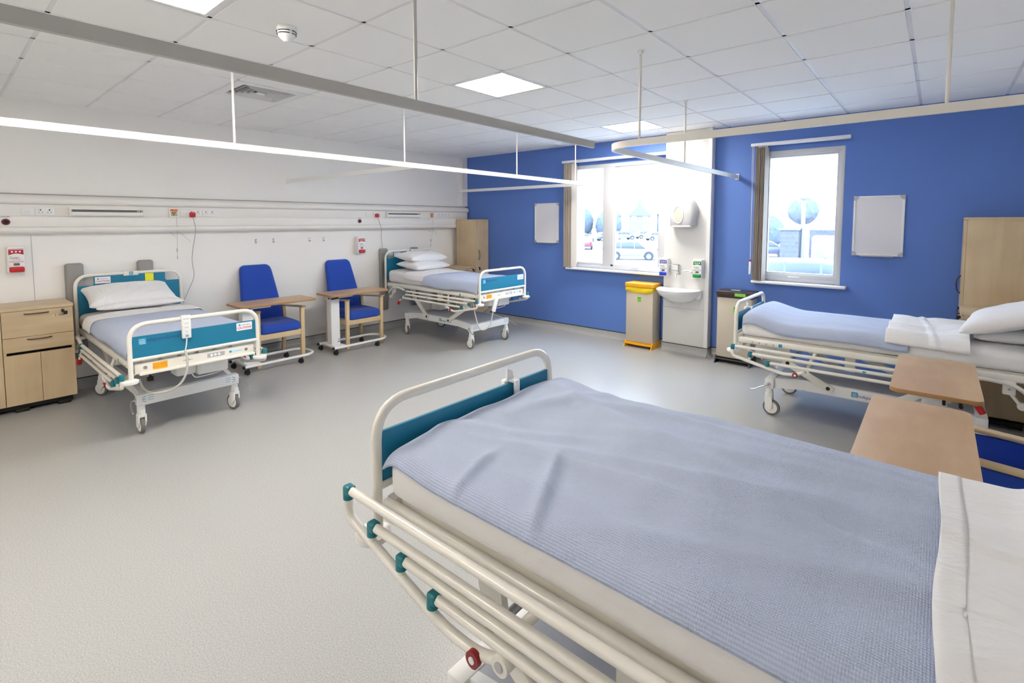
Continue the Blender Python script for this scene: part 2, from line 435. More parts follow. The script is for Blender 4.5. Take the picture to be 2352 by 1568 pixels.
MB().box((2.87, .004, 1.03), (3.045, .08, 2.5), .004).out('mullion', WFRAME, o1)
MB().box((3.745, .004, 1.03), (3.83, .08, 2.5), .004).box((3.0, .004, 1.03), (3.80, .07, 1.075), .004).out('sash_rail', WFRAME, o1)
MB().box((3.33, -.02, 1.045), (3.45, .006, 1.062), .006).out('handle', PVC, o1)
o2 = window(2, W2, [(5.075, 5.738, 1.105, 2.42)])
MB().box((5.02, .0, 2.44), (5.775, .07, 2.475), .004).box((5.02, 0, 1.04), (5.775, .07, 1.09), .004).out('sash_rail', WFRAME, o2)
MB().box((5.30, -.016, 1.052), (5.42, .004, 1.066), .005).out('handle', PVC, o2)
for o, x0, x1 in ((o1, 2.28, PX0), (o2, 4.93, 5.875)):
    box((x0, -.1, .968), (x1, .0, 1.0), .012, 3).out('sill', PVC, o)
# vertical blinds drawn to the left
def blind(lb, rx0, rx1, z, vx0, vx1, zb, nv):
    t = thing('vertical_blind', lb, 'blind', (rx0, -.07, z), group='vertical blinds drawn aside')
    box((0, -.02, 0), (rx1-rx0, .05, .036), .006).out('head_rail', PVC, t)
    for k in range(nv):
        x = vx0-rx0+(vx1-vx0)*k/(nv-1)
        M = Mx.Translation((x, 0, 0)) @ Mx.Rotation(radians(70+random.uniform(-16, 16)), 4, 'Z')
        MB().box((-.042, -.0012, zb-z), (.042, .0012, -.018), M=M).out('vane', SLATM, t)
        MB().cyl((x, 0, -.02), (x, 0, .002), .004, 6).out('hook', PVC, t)
    return t
blind('grey brown vertical blind stacked at left of the wider window', 2.20, 3.86, 2.565, 2.275, 2.42, 1.004, 9)
tb = blind('grey brown vertical blind stacked at left of the narrower window', 4.885, 5.86, 2.56, 4.965, 5.06, 1.004, 8)
MB().tube([(.02, -.02, 0), (.03, -.03, -.7), (.035, -.03, -1.32)], .002, 6).tube([(.035, -.02, 0), (.038, -.03, -1.32)], .002, 6).out('cord', PVC, tb)
MB().box((.025, -.045, -1.49), (.05, -.02, -1.34), .004).out('cord_weight', PVC, tb)
box((.028, -.04, -1.34), (.046, -.022, -1.315), .003).out('red_tab', RED, tb)

# ------------------------------------------------------------------ curtain tracks
def track(lb, pts, rods, m, fil=.22, z0=2.205, z1=2.25):
    t = thing('curtain_track', lb, 'curtain rail', (*pts[0], z0))
    o = V((*pts[0], z0)); zm = (z1-z0)/2
    P = [V((p[0], p[1], z0+zm))-o for p in pts]
    MB().tube(P, 0, fil=fil, fseg=10, sq=(.011, zm)).out('track', m, t, sharp=50)
    for x, y in rods:
        MB().cyl(V((x, y, z1))-o, V((x, y, H))-o, .0085, 10).out('hanger_rod', m, t)
        MB().lathe([(.011, -.02), (.018, -.016), (.02, 0)], V((x, y, H))-o, 12).out('ceiling_flange', PVC, t)
    for p, q in ((pts[0], pts[1]), (pts[-1], pts[-2])):
        if p[0] in (0.0, RW, .07) or p[1] in (0.0,):
            d = (V((*q, 0))-V((*p, 0))).normalized(); c = V((*p, z0+zm))-o
            s = V((abs(d.y)*.02+abs(d.x)*.004, abs(d.x)*.02+abs(d.y)*.004, .034)); c = c+d*.004
            MB().box(c-s, c+s).out('wall_bracket', PVC, t)
    return t
track('long shade-grey overhead curtain track running from upper left to the curved track', [(4.72, FW+.02), (4.72, -3.30)], [(4.72, -4.86), (4.72, -7.2)], ALU)
track('cream curtain track with a rounded bend, over the bed at the blue wall', [(RW, -3.20), (4.72, -3.20), (4.72, 0.0)], [(5.02, -3.20), (4.72, -1.65), (6.6, -3.2)], TRKC, fil=.28)
track('white curtain track over the near left bed, turning to the white wall', [(2.72, FW+.02), (2.72, -3.24), (0.0, -3.24)], [(2.72, -4.9), (2.50, -3.24), (2.72, -7.)], ALUW, fil=.02)
track('white curtain track boxing the far left corner bed bay', [(2.72, -3.226), (2.72, -.2), (.07, -.2)], [(2.72, -1.76), (2.72, -.5)], ALUW, fil=.1)

# ------------------------------------------------------------------ bedhead trunking on the white wall
t = thing('bedhead_trunking', 'long white bedhead trunking along the white wall with rounded lips', 'trunking', (0, -.15, 1.57))
y0, y1 = FW+.02+.15, .12
def strip(name, prof, m=TRUNK, ya=y0, yb=y1, par=None):
    return MB().prism(prof, 'y', ya, yb).out(name, m, par or t, sharp=50)
strip('upper_lip', [(.0, .282), (.092, .282), (.118, .286), (.132, .300), (.134, .322), (.122, .345), (.095, .362), (.04, .375), (0, .378)])
strip('socket_panel', [(0, .170), (.090, .170), (.092, .173), (.092, .281), (0, .281)])
strip('pipe_panel', [(0, .072), (.090, .072), (.092, .075), (.092, .166), (.090, .169), (0, .169)])
strip('lower_lip', [(0, .0), (.05, .002), (.09, .010), (.112, .026), (.116, .046), (.106, .064), (.094, .071), (0, .071)])
strip('top_ledge', [(0, .378), (.03, .378), (.03, .386), (0, .386)], m=GREYP)
for yy in (-.005+y1,):
    pass
# small services on the trunking, front face x = .092
FX = .092
def sockets(lb, y, z, n=2, grp=None):
    t = thing('double_socket' if n == 2 else 'single_socket', lb, 'wall socket', (FX, y, z), group=grp)
    box((0, -.066*n/2, -.037), (.008, .066*n/2, .037), .003).out('face_plate', PVC, t)
    for k in range(n):
        c = (k-(n-1)/2)*.062
        q = MB(); q.box((.0078, c-.004, .006), (.009, c+.004, .020)).box((.0078, c-.016, -.012), (.009, c-.008, -.007)).box((.0078, c+.008, -.012), (.009, c+.016, -.007)).out('pin_holes', INKK, t)
        s = -1 if k == 0 else 1
        box((.008, c+s*.012-.007, .014 if n == 1 else .012), (.0125, c+s*.012+.007, .03), .002).out('rocker', PVC, t)
    return t
G1 = 'mains sockets in the trunking'
sockets('white double socket between data outlet and the longer reading light, far left', -5.622, 1.787, grp=G1)
sockets('white double socket holding the red plug beside the left nurse call', -4.366, 1.787, grp=G1)
sockets('white double socket just right of the left red plug', -4.22, 1.789, grp=G1)
sockets('white double socket holding the red plug left of the far reading light', -1.966, 1.797, grp=G1)
sockets('white double socket next to the far nurse call, left of two', -.67, 1.797, grp=G1)
sockets('white double socket nearest the wardrobe, right of two', -.515, 1.797, grp=G1)
def outlet(lb, y, z):
    t = thing('data_outlet', lb, 'outlet', (FX, y, z), group='data outlets in the trunking')
    box((0, -.043, -.03), (.007, .043, .03), .002).out('face_plate', PVC, t)
    for c in (-.012, .012): box((.0065, c-.009, -.012), (.0095, c+.009, .012), .001).out('shutter', WHITEM, t)
outlet('small white twin data outlet above the left bedside locker', -5.742, 1.781)
outlet('small white twin data outlet left of the far red plug', -2.088, 1.793)
outlet('small white twin data outlet between left nurse call and red plug', -4.463, 1.786)
def readlight(lb, y0, y1, z0, z1):
    t = thing('reading_light', lb, 'wall light', (FX, (y0+y1)/2, z0), group='bedhead reading lights'); h = (y1-y0)/2; d = z1-z0
    MB().prism([(0, 0), (.052, .004), (.06, .012), (.06, d*.50), (.03, d*.50), (.03, d*.78), (.055, d*.78), (.05, d*.97), (.0, d)], 'y', -h, h).out('light_housing', TRUNK, t)
    box((.012, -h+.02, d*.51), (.045, h-.02, d*.77)).out('dark_slot', WINDG, t)
    for s in (-1, 1): box((.0, s*h-.006, -.002), (.062, s*h+.006, d+.002), .004).out('end_cap', TRUNK, t)
    box((.044, h-.055, d*.55), (.05, h-.025, d*.72), .002).out('switch', GREYP, t)
readlight('long reading light with dark slot above the left-hand bed', -5.449, -4.861, 1.744, 1.826)
readlight('long reading light with dark slot above the far corner bed', -1.776, -1.147, 1.757, 1.839)
def nurse(lb, y, z):
    t = thing('nurse_call', lb, 'call point', (FX, y, z), group='nurse call units')
    box((0, -.046, -.054), (.016, .046, .054), .006).out('call_body', PVC, t)
    box((.0155, -.034, .016), (.018, .034, .040), .001).out('orange_top', ORANGE, t)
    box((.0155, -.030, -.036), (.0175, .030, .014), .001).out('button_panel', mat('buff_buttons', (.55, .45, .22), .5), t)
    q = MB()
    for a, c in ((-.014, 0), (.006, 0), (-.004, -.02)): q.box((.0172, a-.007, c-.007), (.019, a+.007, c+.005), .001)
    q.out('button', INKK, t)
    text('call_mark', '+', .02, (.0182, 0, .028), (0, 1, 0), PAPER, t)
    MB().tube([(.014, .02, -.05), (.02, .022, -.2), (-.06, .034, -.50)], .0018, 6).cyl((-.055, .033, -.44), (-.056, .033, -.40), .006, 8).cyl((-.06, .034, -.52), (-.06, .034, -.495), .005, 8).out('pull_cord', GREYP, t)
    MB().tube([(-.07, .03, -.27), (-.065, -.03, -.22), (-.07, .02, -.20), (-.068, .10, -.25), (-.066, .175, -.33)], .002, 6, fil=.03).out('spare_cord', GREYP, t)
nurse('orange and white nurse call unit beside the left red plug', -4.572, 1.787)
nurse('orange and white nurse call unit above the corner bed near wardrobe', -.869, 1.79)
def plug(lb, y, z, pts):
    t = thing('red_plug', lb, 'plug', (FX+.008, y, z), group='red mains plugs')
    MB().box((0, -.027, -.028), (.042, .027, .026), .009, 3).out('plug_body', RED, t)
    text('plug_mark', 'BED', .013, (.0425, 0, 0), (0, 1, 0), INKK, t)
    MB().tube([V(p)-V((FX+.008, y, z)) for p in pts], .0042, 8, fil=.08).out('flex', GREYP, t)
plug('red mains plug with grey cable beside the left nurse call', -4.397, 1.769, [(.13, -4.397, 1.745), (.135, -4.372, 1.60), (.06, -4.385, 1.42), (.03, -4.40, 1.24), (.03, -4.372, 1.06), (.05, -4.50, .79), (.06, -4.55, .62)])
plug('red mains plug with grey cable above the far corner bed', -1.948, 1.782, [(.13, -1.948, 1.755), (.135, -1.88, 1.58), (.06, -1.845, 1.44), (.03, -1.80, 1.29), (.03, -1.80, .62), (.1, -1.82, .55)])
def gaspoint(lb, y, z):
    t = thing('gas_outlet', lb, 'gas outlet', (FX, y, z), group='round gas outlets')
    MB().lathe([(.034, 0), (.034, .006), (.030, .012), (.026, .012)], axis='x', seg=28).out('outlet_collar', PVC, t)
    MB().lathe([(.029, .010), (.029, .0145), (.02, .0145)], axis='x', seg=28).out('red_ring', REDK, t)
    MB().lathe([(.019, .012), (.019, .022), (.012, .023)], axis='x', seg=24).out('black_socket', BLACK, t)
    text('outlet_mark', 'OXYGEN', .014, (.001, 0, .045), (0, 1, 0), INKK, t)
gaspoint('round black gas outlet at the far left of the trunking', -5.89, 1.687)
gaspoint('round black gas outlet above the gel dispenser near the corner bed', -2.238, 1.697)
for k, (y, z) in enumerate(((-3.67, 1.442), (-3.45, 1.445), (-2.96, 1.444), (-2.755, 1.443))):
    w_ = ['leftmost of the four small metal coat hooks above the chairs', 'second from left of the four small coat hooks on white wall', 'third from left of the four small coat hooks on white wall', 'rightmost of the four small metal coat hooks above the chairs'][k]
    t = thing('coat_hook', w_, 'hook', (-.0015, y, z), group='coat hooks on the white wall')
    box((0, -.012, -.028), (.004, .012, .028), .002).out('hook_plate', STEEL, t)
    MB().tube([(.003, 0, .015), (.02, 0, .02), (.028, 0, .03)], .004, 8).tube([(.003, 0, -.012), (.025, 0, -.024), (.032, 0, -.008)], .004, 8, fil=.01).out('hook_arm', STEEL, t)

# wall buffers behind the beds
for y, lb in ((-5.43, 'grey upright wall buffer behind the left bed, beside the locker'), (-4.845, 'grey upright wall buffer behind the left bed, nearer the blue chair'),
              (-1.79, 'grey upright wall buffer behind the corner bed, nearer the red dispenser'), (-1.195, 'grey upright wall buffer behind the corner bed, nearer the wardrobe')):
    t = tag(MB().soft((0, -.073, .31), (.058, .073, 1.275), .028, (2, 3, 8)).out('wall_buffer', BUMP), lb, 'wall buffer', 'grey wall buffers'); t.location = (.004, y, 0)

def dispenser(lb, loc, rz, band, bar, ink, brand, wd=.118, ht=.25, dp=.105, barshine=None):
    t = thing('soap_dispenser', lb, 'dispenser', loc, rz, 'wall dispensers for soap and gel')
    MB().box((0, -wd/2, 0), (dp, wd/2, ht), .014, 3).out('dispenser_body', PVC, t)
    f = dp; b = MB(); n = 10; hw = wd*.42
    poly = [(-hw, ht*.87), (-hw, ht*.68)] + [(-hw+2*hw*k/n, ht*.68+ht*.055*sin(pi*k/n)) for k in range(1, n)] + [(hw, ht*.68), (hw, ht*.87)]
    b.prism(poly, 'x', f-.0005, f+.0012).out('label_band', band, t)
    MB().box((f-.0005, -hw, ht*.885), (f+.0012, hw, ht*.905)).box((f-.0005, -hw, ht*.42), (f+.0012, hw, ht*.435)).out('label_rule', ink, t)
    for k in (-1, 0, 1): MB().lathe([(.008, f+.0008), (.008, f+.0018)], (0, k*.026, ht*.80), 14, 'x').out('pictogram', PAPER, t)
    text('label_text', brand[0], .026, (f+.0012, -.012, ht*.58), (0, 1, 0), INKK, t)
    text('label_text', brand[1], .011, (f+.0012, 0, ht*.50), (0, 1, 0), ink, t)
    box((f-.001, -.02, ht*.29), (f+.0015, .02, ht*.38), .001).out('level_window', WINDG, t)
    MB().box((f-.02, -wd*.43, ht*.04), (f+.02, wd*.43, ht*.24), .012, 3).out('push_bar', bar, t)
    return t
RB = mat('red_band', (.45, .01, .03), .45)
dispenser('red and white gel dispenser on wall above the left bedside locker', (.002, -5.838, 1.212), 0, RB, RED, INKR, ('Cutan', 'Foam Sanitiser'))
dispenser('red and white gel dispenser on wall between blue chair and corner bed', (.002, -2.213, 1.218), 0, RB, RED, INKR, ('Cutan', 'Foam Sanitiser'))

# ------------------------------------------------------------------ wash station on the pier
dispenser('white soap dispenser with purple band and blue push bar, left of tap', (3.905, PY, .985), -pi/2, PURP, DBLUE, INKB, ('Cutan', 'Hand Lotion'), .11, .235)
dispenser('white soap dispenser with green band and push bar, right of tap', (4.345, PY, .985), -pi/2, GREEN, GREEN, GREEN, ('Cutan', 'Hand Wash'), .115, .24)
t = thing('towel_dispenser', 'large white domed paper towel dispenser with oval opening above sink', 'towel dispenser', (4.135, PY, 1.63))
def arch(k, d):  # dome outline, scaled by k
    P = [(-.155, 0), (.155, 0)] + [(.178*cos(a)*(1 if a < pi/2 else 1), .175+.20*sin(a)) for a in [pi*n/18 for n in range(19)]]
    return [(p[0]*k, .16+(p[1]-.16)*k, d) for p in P]
q = MB(); lay = [(1, 0), (1, .05), (.985, .08), (.94, .105), (.86, .122), (.72, .132), (.5, .137)]
R = [[q.bm.verts.new((p[0], -p[2], p[1])) for p in arch(k, d)] for k, d in lay]
for a in range(len(R)-1):
    for j in range(len(R[0])): q.bm.faces.new((R[a][j], R[a][(j+1) % len(R[0])], R[a+1][(j+1) % len(R[0])], R[a+1][j]))
q.bm.faces.new(R[0]); q.bm.faces.new(R[-1])
q.out('dispenser_shell', mat('pale_grey_plastic', (.58, .59, .61), .25, .5), t, sharp=60)
def oval(cx, cz, a, b, n=24): return [(cx+a*cos(2*pi*k/n), cz+b*sin(2*pi*k/n)) for k in range(n)]
MB().prism(oval(-.03, .145, .055, .098), 'y', -.139, -.1375).out('paper_opening', mat('paper_stack', (.62, .57, .49), .8, bump=.2, bscale=40), t)
q = MB()
for k in range(5): q.box((-.065+.004*abs(k-2), -.1405, .085+k*.028), (.005-.004*abs(k-2), -.139, .0875+k*.028))
q.out('folded_paper', PAPER, t)
q = MB(); oo = oval(-.03, .145, .062, .105)
q.tube([(p[0], -.138, p[1]) for p in oo+[oo[0]]], .006, 6).out('opening_rim', PVC, t)
MB().box((-.12, -.14, -.012), (.12, -.02, .012), .008).out('paper_chute', PVC, t)
# basin
t = thing('wash_basin', 'white ceramic semicircular wash basin on the sink column', 'sink', (4.105, PY, .66))
q = MB(); n = 20
def ring(a, b, z, yo=0): return [q.bm.verts.new((a*cos(pi*k/n), -b*sin(pi*k/n)**.8-yo, z)) for k in range(n+1)]
R = [ring(.12, .12, 0), ring(.19, .22, .04), ring(.255, .32, .105), ring(.278, .36, .155), ring(.28, .365, .17), ring(.272, .355, .176), ring(.255, .335, .172), ring(.235, .30, .12), ring(.17, .21, .075), ring(.05, .10, .06)]
for a in range(len(R)-1):
    for j in range(n): q.bm.faces.new((R[a][j], R[a][j+1], R[a+1][j+1], R[a+1][j]))
q.bm.faces.new(R[-1]); q.bm.faces.new(R[0][::-1])
q.out('basin_bowl', CERAM, t, sharp=60)
MB().box((-.275, -.06, .06), (.275, 0, .178), .015, 3).out('back_ledge', CERAM, t)
t = thing('wall_tap', 'chrome wall mixer tap with long lever between the soap dispensers', 'tap', (4.105, PY, 1.06))
MB().cyl((-.14, -.045, 0), (.16, -.045, 0), .013, 14).cyl((-.14, 0, 0), (-.14, -.05, 0), .022, 16).cyl((.16, 0, 0), (.16, -.05, 0), .022, 16).out('mixer_bar', CHROME, t)
MB().cyl((0, -.06, -.045), (0, -.06, .075), .020, 16).cyl((0, -.045, 0), (0, -.075, 0), .022, 14).out('tap_body', CHROME, t)
MB().tube([(0, -.06, -.03), (0, -.12, -.03), (0, -.17, -.045), (0, -.18, -.075)], .011, 12, fil=.03).out('spout', CHROME, t)
MB().tube([(0, -.06, .08), (-.02, -.09, .082), (-.17, -.20, .098)], .006, 8).lathe([(.004, -.006), (.015, -.004), (.016, .004), (.005, .007)], (-.175, -.204, .099), 12).out('lever', CHROME, t)

# ------------------------------------------------------------------ whiteboards
def whiteboard(lb, x0, x1, z0, z1):
    t = thing('whiteboard', lb, 'whiteboard', ((x0+x1)/2, 0, z0), group='small whiteboards on the blue wall'); w_, h = (x1-x0)/2, z1-z0
    box((-w_+.012, -.014, .012), (w_-.012, 0, h-.012)).out('board_face', BOARD, t)
    MB().box((-w_, -.02, 0), (w_, 0, .02), .003).box((-w_, -.02, h-.02), (w_, 0, h), .003).box((-w_, -.02, .02), (-w_+.02, 0, h-.02), .003).box((w_-.02, -.02, .02), (w_, 0, h-.02), .003).out('board_frame', PVC, t)
    for sx in (-1, 1):
        for (zz, sz) in ((0, 1), (h, -1)):
            c = [(sx*w_*1.006, zz-sz*.003)] + [(sx*(w_-.045*cos(a)), zz+sz*.045*sin(a)) for a in [pi/2*k/6 for k in range(7)]]
            MB().prism(c, 'y', -.023, -.0).out('corner_cap', GREYP, t)
    box((-w_*.65, -.06, -.008), (w_*.65, 0, .004), .003).out('pen_tray', ALU, t)
whiteboard('narrower whiteboard on blue wall left of the wide window', 1.63, 2.10, 1.358, 1.978)
whiteboard('wider whiteboard on blue wall right of the narrow window', 5.905, 6.335, 1.335, 1.955)

# ------------------------------------------------------------------ pedal bins
def bin_(lb, loc, wd, mlid, mped, bag, note):
    t = thing('pedal_bin', lb, 'bin', loc, group='pedal bins by the sink')
    h = wd/2
    box((-h, -.235, .075), (h, 0, .80), .006).out('bin_body', BINM, t)
    box((-h-.012, -.255, .815), (h+.012, .005, .872), .01, 3).out('lid', mlid, t)
    if bag:
        q = MB(); n = 24
        def fl(u, v):
            a = u*(2*h+.012)-h-.006
            return V((a*(1-.03*v), -.238-.012*sin(v*pi)-.006*sin(9*u+2*v), .818-.065*v-.022*sin(pi*u)*v+.006*sin(14*u)*v))
        q.grid(fl, n, 6); o = q.out('bag_overlap', YELBAG, t); md = o.modifiers.new('s', 'SOLIDIFY'); md.thickness = .003
        MB().box((-h-.006, -.236, .77), (-h, 0, .815)).box((h, -.236, .775), (h+.006, 0, .815)).out('bag_sides', YELBAG, t)
    else:
        box((-h-.004, -.24, .79), (h+.004, 0, .82)).out('lid_seat', mlid, t)
        plate('lid_card', (-.02, -.12, .872), (1, 0, 0), .10, .05, PAPER, t, up=(0, 1, 0))
        plate('lid_note', (.07, -.256, .835), (1, 0, 0), .12, .035, GREENL, t)
    for s in (-1, 1):
        MB().prism([(-.29, .0), (-.27, .0), (-.05, .0), (0, 0), (0, .09), (-.235, .09), (-.25, .055)], 'x', s*h-.006 if s > 0 else -h-.006, s*h+.006 if s > 0 else -h+.006).out('foot_bracket', mped, t)
    MB().cyl((-h, -.255, .052), (h, -.255, .052), .011, 12).out('pedal_bar', mped, t)
    box((-h+.006, -.23, .03), (h-.006, -.0, .074)).out('base_pan', mped, t)
    g = plate('sorting_label', (note, -.236, .655), (1, 0, 0), .052, .068, GREENL, t)
    MB().box((note-.02, -.2395, .668), (note-.004, -.238, .682)).box((note+.004, -.2395, .668), (note+.02, -.238, .682)).box((note-.02, -.2395, .640), (note+.02, -.238, .643)).out('label_print', mat('dark_green_print', (.05, .25, .03), .5), g)
    return t
bin_('beige pedal bin with yellow lid and yellow bag beside sink column', (3.60, -.035, 0), .385, YEL, YEL, True, 0)
bin_('beige pedal bin with dark brown lid right of sink column', (4.805, -.035, 0), .385, DKLID, BLACK, False, .02)

# ------------------------------------------------------------------ hospital beds (local: head x=0, foot x=L, z from the floor)
L = 2.0
def emblem(o, right, s, parent, m1=LOGO):
    M = frame(o, right)
    q = MB().box((-s/2, -s/2, 0), (s/2, s/2, .0012), M=M).out('maker_emblem', m1, parent)
    b = MB()
    for z, a, c in ((.28, -.42, .30), (.06, -.34, .42), (-.14, -.42, .36), (-.34, -.3, .42)): b.box((a*s, (z-.045)*s, .001), (c*s, (z+.045)*s, .0022), M=M)
    b.out('emblem_bars', LOGOW, parent); return q
def caution(o, right, parent, wd=.12, ht=.062):
    c = plate('caution_label', o, right, wd, ht, PAPER, parent)
    n = V(right).cross(V((0, 0, 1))); r = V(right); o = V(o)+n*.0021
    return c, [MB().addmesh(text_mesh('CAUTION!', .024, 0, .0004), frame(o+V((0, 0, -.012)), r)), MB().addmesh(text_mesh('Independence', .0125, .3), frame(o+V((0, 0, .013))+r*.012, r)), MB().box((-.007, -.007, 0), (.007, .007, .0006), M=frame(o+V((0, 0, .013))-r*.038, r))]
def bed(lb, x, y, rz, o, rail4=False, handset='foot', group=None):
    B = thing('hospital_bed', lb, 'bed', (x, y, 0), rz, 'white framed hospital beds with blue end panels')
    ho = .65*o; HT = 1.150+ho
    # ends
    f = MB().tube([(0, -.452, .50+o), (0, -.452, HT), (0, .452, HT), (0, .452, .50+o)], .0165, 14, fil=.125, fseg=8).out('head_frame', CREAM, B)
    zb, zt = .70+o, HT-.012; nw, nd = .13, .095
    def rc(cx, cz, r, a0, a1): return [(cx+r*cos(radians(a0+(a1-a0)*k/5)), cz+r*sin(radians(a0+(a1-a0)*k/5))) for k in range(6)]
    poly = [(-.435, zb), (.435, zb), (.435, zt-nd)] + rc(.435-nw+.025, zt-nd+.025, .025, 270, 180) + [(.435-nw, zt), (-.435+nw, zt)] + rc(-.435+nw-.025, zt-nd+.025, .025, 0, -90) + [(-.435, zt-nd)]
    hp = MB().prism(poly, 'x', -.007, .007).out('head_panel', TEAL, B, sharp=25)
    box((-.02, -.065, HT-.030), (.022, .065, HT+.020), .008, 3).out('name_block', CREAM, f)
    emblem((.0225, 0, HT-.004), (0, 1, 0), .034, f)
    c, tx = caution((.0072, -.235, zt-.045), (0, 1, 0), hp, .125, .066)
    for m_, q in zip((INKR, INKB, LOGO), tx): q.out('label_print', m_, hp)
    for s in (-1, 1): MB().cyl((.006, s*.405, zt-nd-.035), (.010, s*.405, zt-nd-.035), .008, 10).out('panel_screw', TEALP, hp)
    FT = .928+o
    f = MB().tube([(L, -.452, .50+o), (L, -.452, FT), (L, .452, FT), (L, .452, .50+o)], .0165, 14, fil=.125, fseg=8).out('foot_frame', CREAM, B)
    MB().cyl((L, -.45, .662+o), (L, .45, .662+o), .0145, 14).out('foot_crossbar', CREAM, f)
    fp = box((L-.007, -.437, .674+o), (L+.007, .437, .836+o), .002, 1).out('foot_panel', TEAL, B)
    emblem((L+.0072, -.375, .795+o), (0, 1, 0), .05, fp)
    text('maker_script', 'Independence', .042, (L+.0074, -.255, .80+o), (0, 1, 0), INKB, fp, shear=.35)
    c, tx = caution((L+.0072, .345, .795+o), (0, 1, 0), fp, .125, .066)
    for m_, q in zip((INKR, INKB, LOGO), tx): q.out('label_print', m_, fp)
    for s in (-1, 1): MB().cyl((L+.006, s*.415, .745+o), (L+.010, s*.415, .745+o), .008, 10).out('panel_screw', TEALP, fp)
    for s in (-1, 1):
        MB().lathe([(.05, -.012), (.055, -.006), (.055, .010), (.045, .015), (.02, .016)], (L+.012, s*.462, .505+o), 20).out('corner_buffer', CASTERW, B)
    # deck
    for s in (-1, 1):
        sb = MB().box((.03, s*.437-.0165, .578+o), (L-.02, s*.437+.0165, .632+o), .0155, 4).out('side_beam', CREAM, B)
        for k in range(4): MB().lathe([(.008, .4525), (.006, .456), (.002, .458)] if s > 0 else [(.008, -.4525), (.006, -.456), (.002, -.458)], (L-.14-.055*k, 0, .598+o), 10, 'y').out('beam_button', STEEL, sb)
        MB().box((-.014, -.014, 0), (.014, .014, .001), M=frame((L-.36, s*.4536, .600+o), (-s, 0, 0))).out('maker_emblem', LOGO, sb)
    MB().box((.05, -.405, .59+o), (L-.06, .405, .640+o), .006).out('mattress_support', CREAM, B)
    e = MB().box((L-.055, -.425, .548+o), (L-.012, .425, .628+o), .006).box((L-.05, -.40, .536+o), (L+.012, .425, .556+o), .006).out('foot_beam', CREAM, B)
    MB().box((.02, -.43, .552+o), (.06, .43, .63+o), .006).out('head_beam', CREAM, B)
    FB = L-.0118
    lb_ = plate('asset_label', (FB, -.265, .588+o), (0, 1, 0), .095, .052, LBLY, e)
    for k, s_ in enumerate(('DO NOT REMOVE', 'PROPERTY OF N.H.S.')): text('label_print', s_, .0105, (FB+.0022, -.265, .597-.018*k+o), (0, 1, 0), INKR, e)
    text('serial_print', '110 18011', .016, (FB, -.08, .588+o), (0, 1, 0), INKK, e)
    plate('control_panel', (FB, .125, .592+o), (0, 1, 0), .13, .034, GREYP, e)
    for k in range(3): MB().cyl((FB, .09+k*.028, .592+o), (FB+.006, .09+k*.028, .592+o), .011, 14).out('lockout_dial', PAPER, e)
    plate('maker_strip', (FB, .275, .592+o), (0, 1, 0), .10, .018, LOGOW, e); plate('maker_emblem', (FB+.001, .235, .592+o), (0, 1, 0), .016, .016, LOGO, e)
    for s in (-1, 1): MB().lathe([(.013, FB), (.013, FB+.004), (.005, FB+.005)], (0, s*.36, .59+o), 12, 'x').out('beam_cap', STEEL, e)
    for k in range(6): MB().box((L-.10, -.37+k*.125, .625+o), (L-.03, -.27+k*.125, .656+o), .004).out('mattress_stop', CASTERW, e)
    # base
    q = MB()
    for xx in (.38, 1.735): q.box((xx-.035, -.375, .235), (xx+.035, .375, .325), .008)
    for s in (-1, 1):
        for (xa, xb) in ((.38, .62), (1.735, 1.46)):
            q.prism([(xa, .315), (xb, .355), (xb, .275), (xa, .240)], 'y', s*.325-.018, s*.325+.018)
        q.box((.62, s*.325-.02, .270), (1.46, s*.325+.02, .356), .004)
    bs = q.out('base_frame', WHITEM, B)
    MB().prism([(.41, .318), (.62, .352), (1.46, .352), (1.70, .318), (1.70, .31), (.41, .31)], 'y', -.305, .305).out('base_cover', COVERG, B)
    for s in (-1, 1):
        emblem((1.12, s*.3455, .315), (-s, 0, 0), .042, bs)
        text('maker_script', 'Independence', .036, (1.12-s*.115, s*.3457, .308), (-s, 0, 0), INKB, bs, shear=.35)
    q = MB()
    for s in (-1, 1):
        for k in (-1, 0, 1):
            q.box((-.013, -.0022, 0), (.013, .0022, .001), M=frame((1.7705, s*.33, .285+k*.017), (0, 1, -.55*k*s)))
            q.box((-.02, -.0015, 0), (.02, .0015, .001), M=frame((1.7705, s*.285, .290+k*.017), (0, 1, 0)))
    q.out('brand_mark', LOGO, bs)
    for xx, hd in ((.38, 1), (1.735, 0)):
        for s in (-1, 1):
            a = random.uniform(-.5, .5)+(0 if rail4 else .15)
            cs = thing_child('caster', B, (xx, s*.345, 0), a if xx < 1 else a*.5)
            MB().cyl((0, 0, .175), (0, 0, .24), .028, 16).box((-.032, -.024, .135), (.032, .024, .205), .014, 3).prism([(-.032, .062), (-.034, .10), (-.026, .165), (.03, .165), (.03, .10), (.0, .055), (-.02, .052)], 'y', .0165, .029, .003).prism([(-.032, .062), (-.034, .10), (-.026, .165), (.03, .165), (.03, .10), (.0, .055), (-.02, .052)], 'y', -.029, -.0165, .003).out('caster_fork', CASTERW, cs)
            MB().lathe([(.052, -.014), (.068, -.011), (.07, 0), (.068, .011), (.052, .014)], (-.018, 0, .07), 28, 'y').out('tyre', GREYR, cs)
            MB().lathe([(.050, -.0155), (.053, -.013), (.053, .013), (.050, .0155)], (-.018, 0, .07), 24, 'y').out('wheel_hub', CASTERW, cs)
    for s in (-1, 1): MB().tube([(1.735, s*.38, .28), (1.735, s*.405, .28), (1.78, s*.42, .262), (1.84, s*.425, .225), (1.87, s*.425, .222)], .006, 8, fil=.02).cyl((1.735, s*.37, .28), (1.735, s*.39, .28), .013, 12).out('brake_lever', STEEL, B)
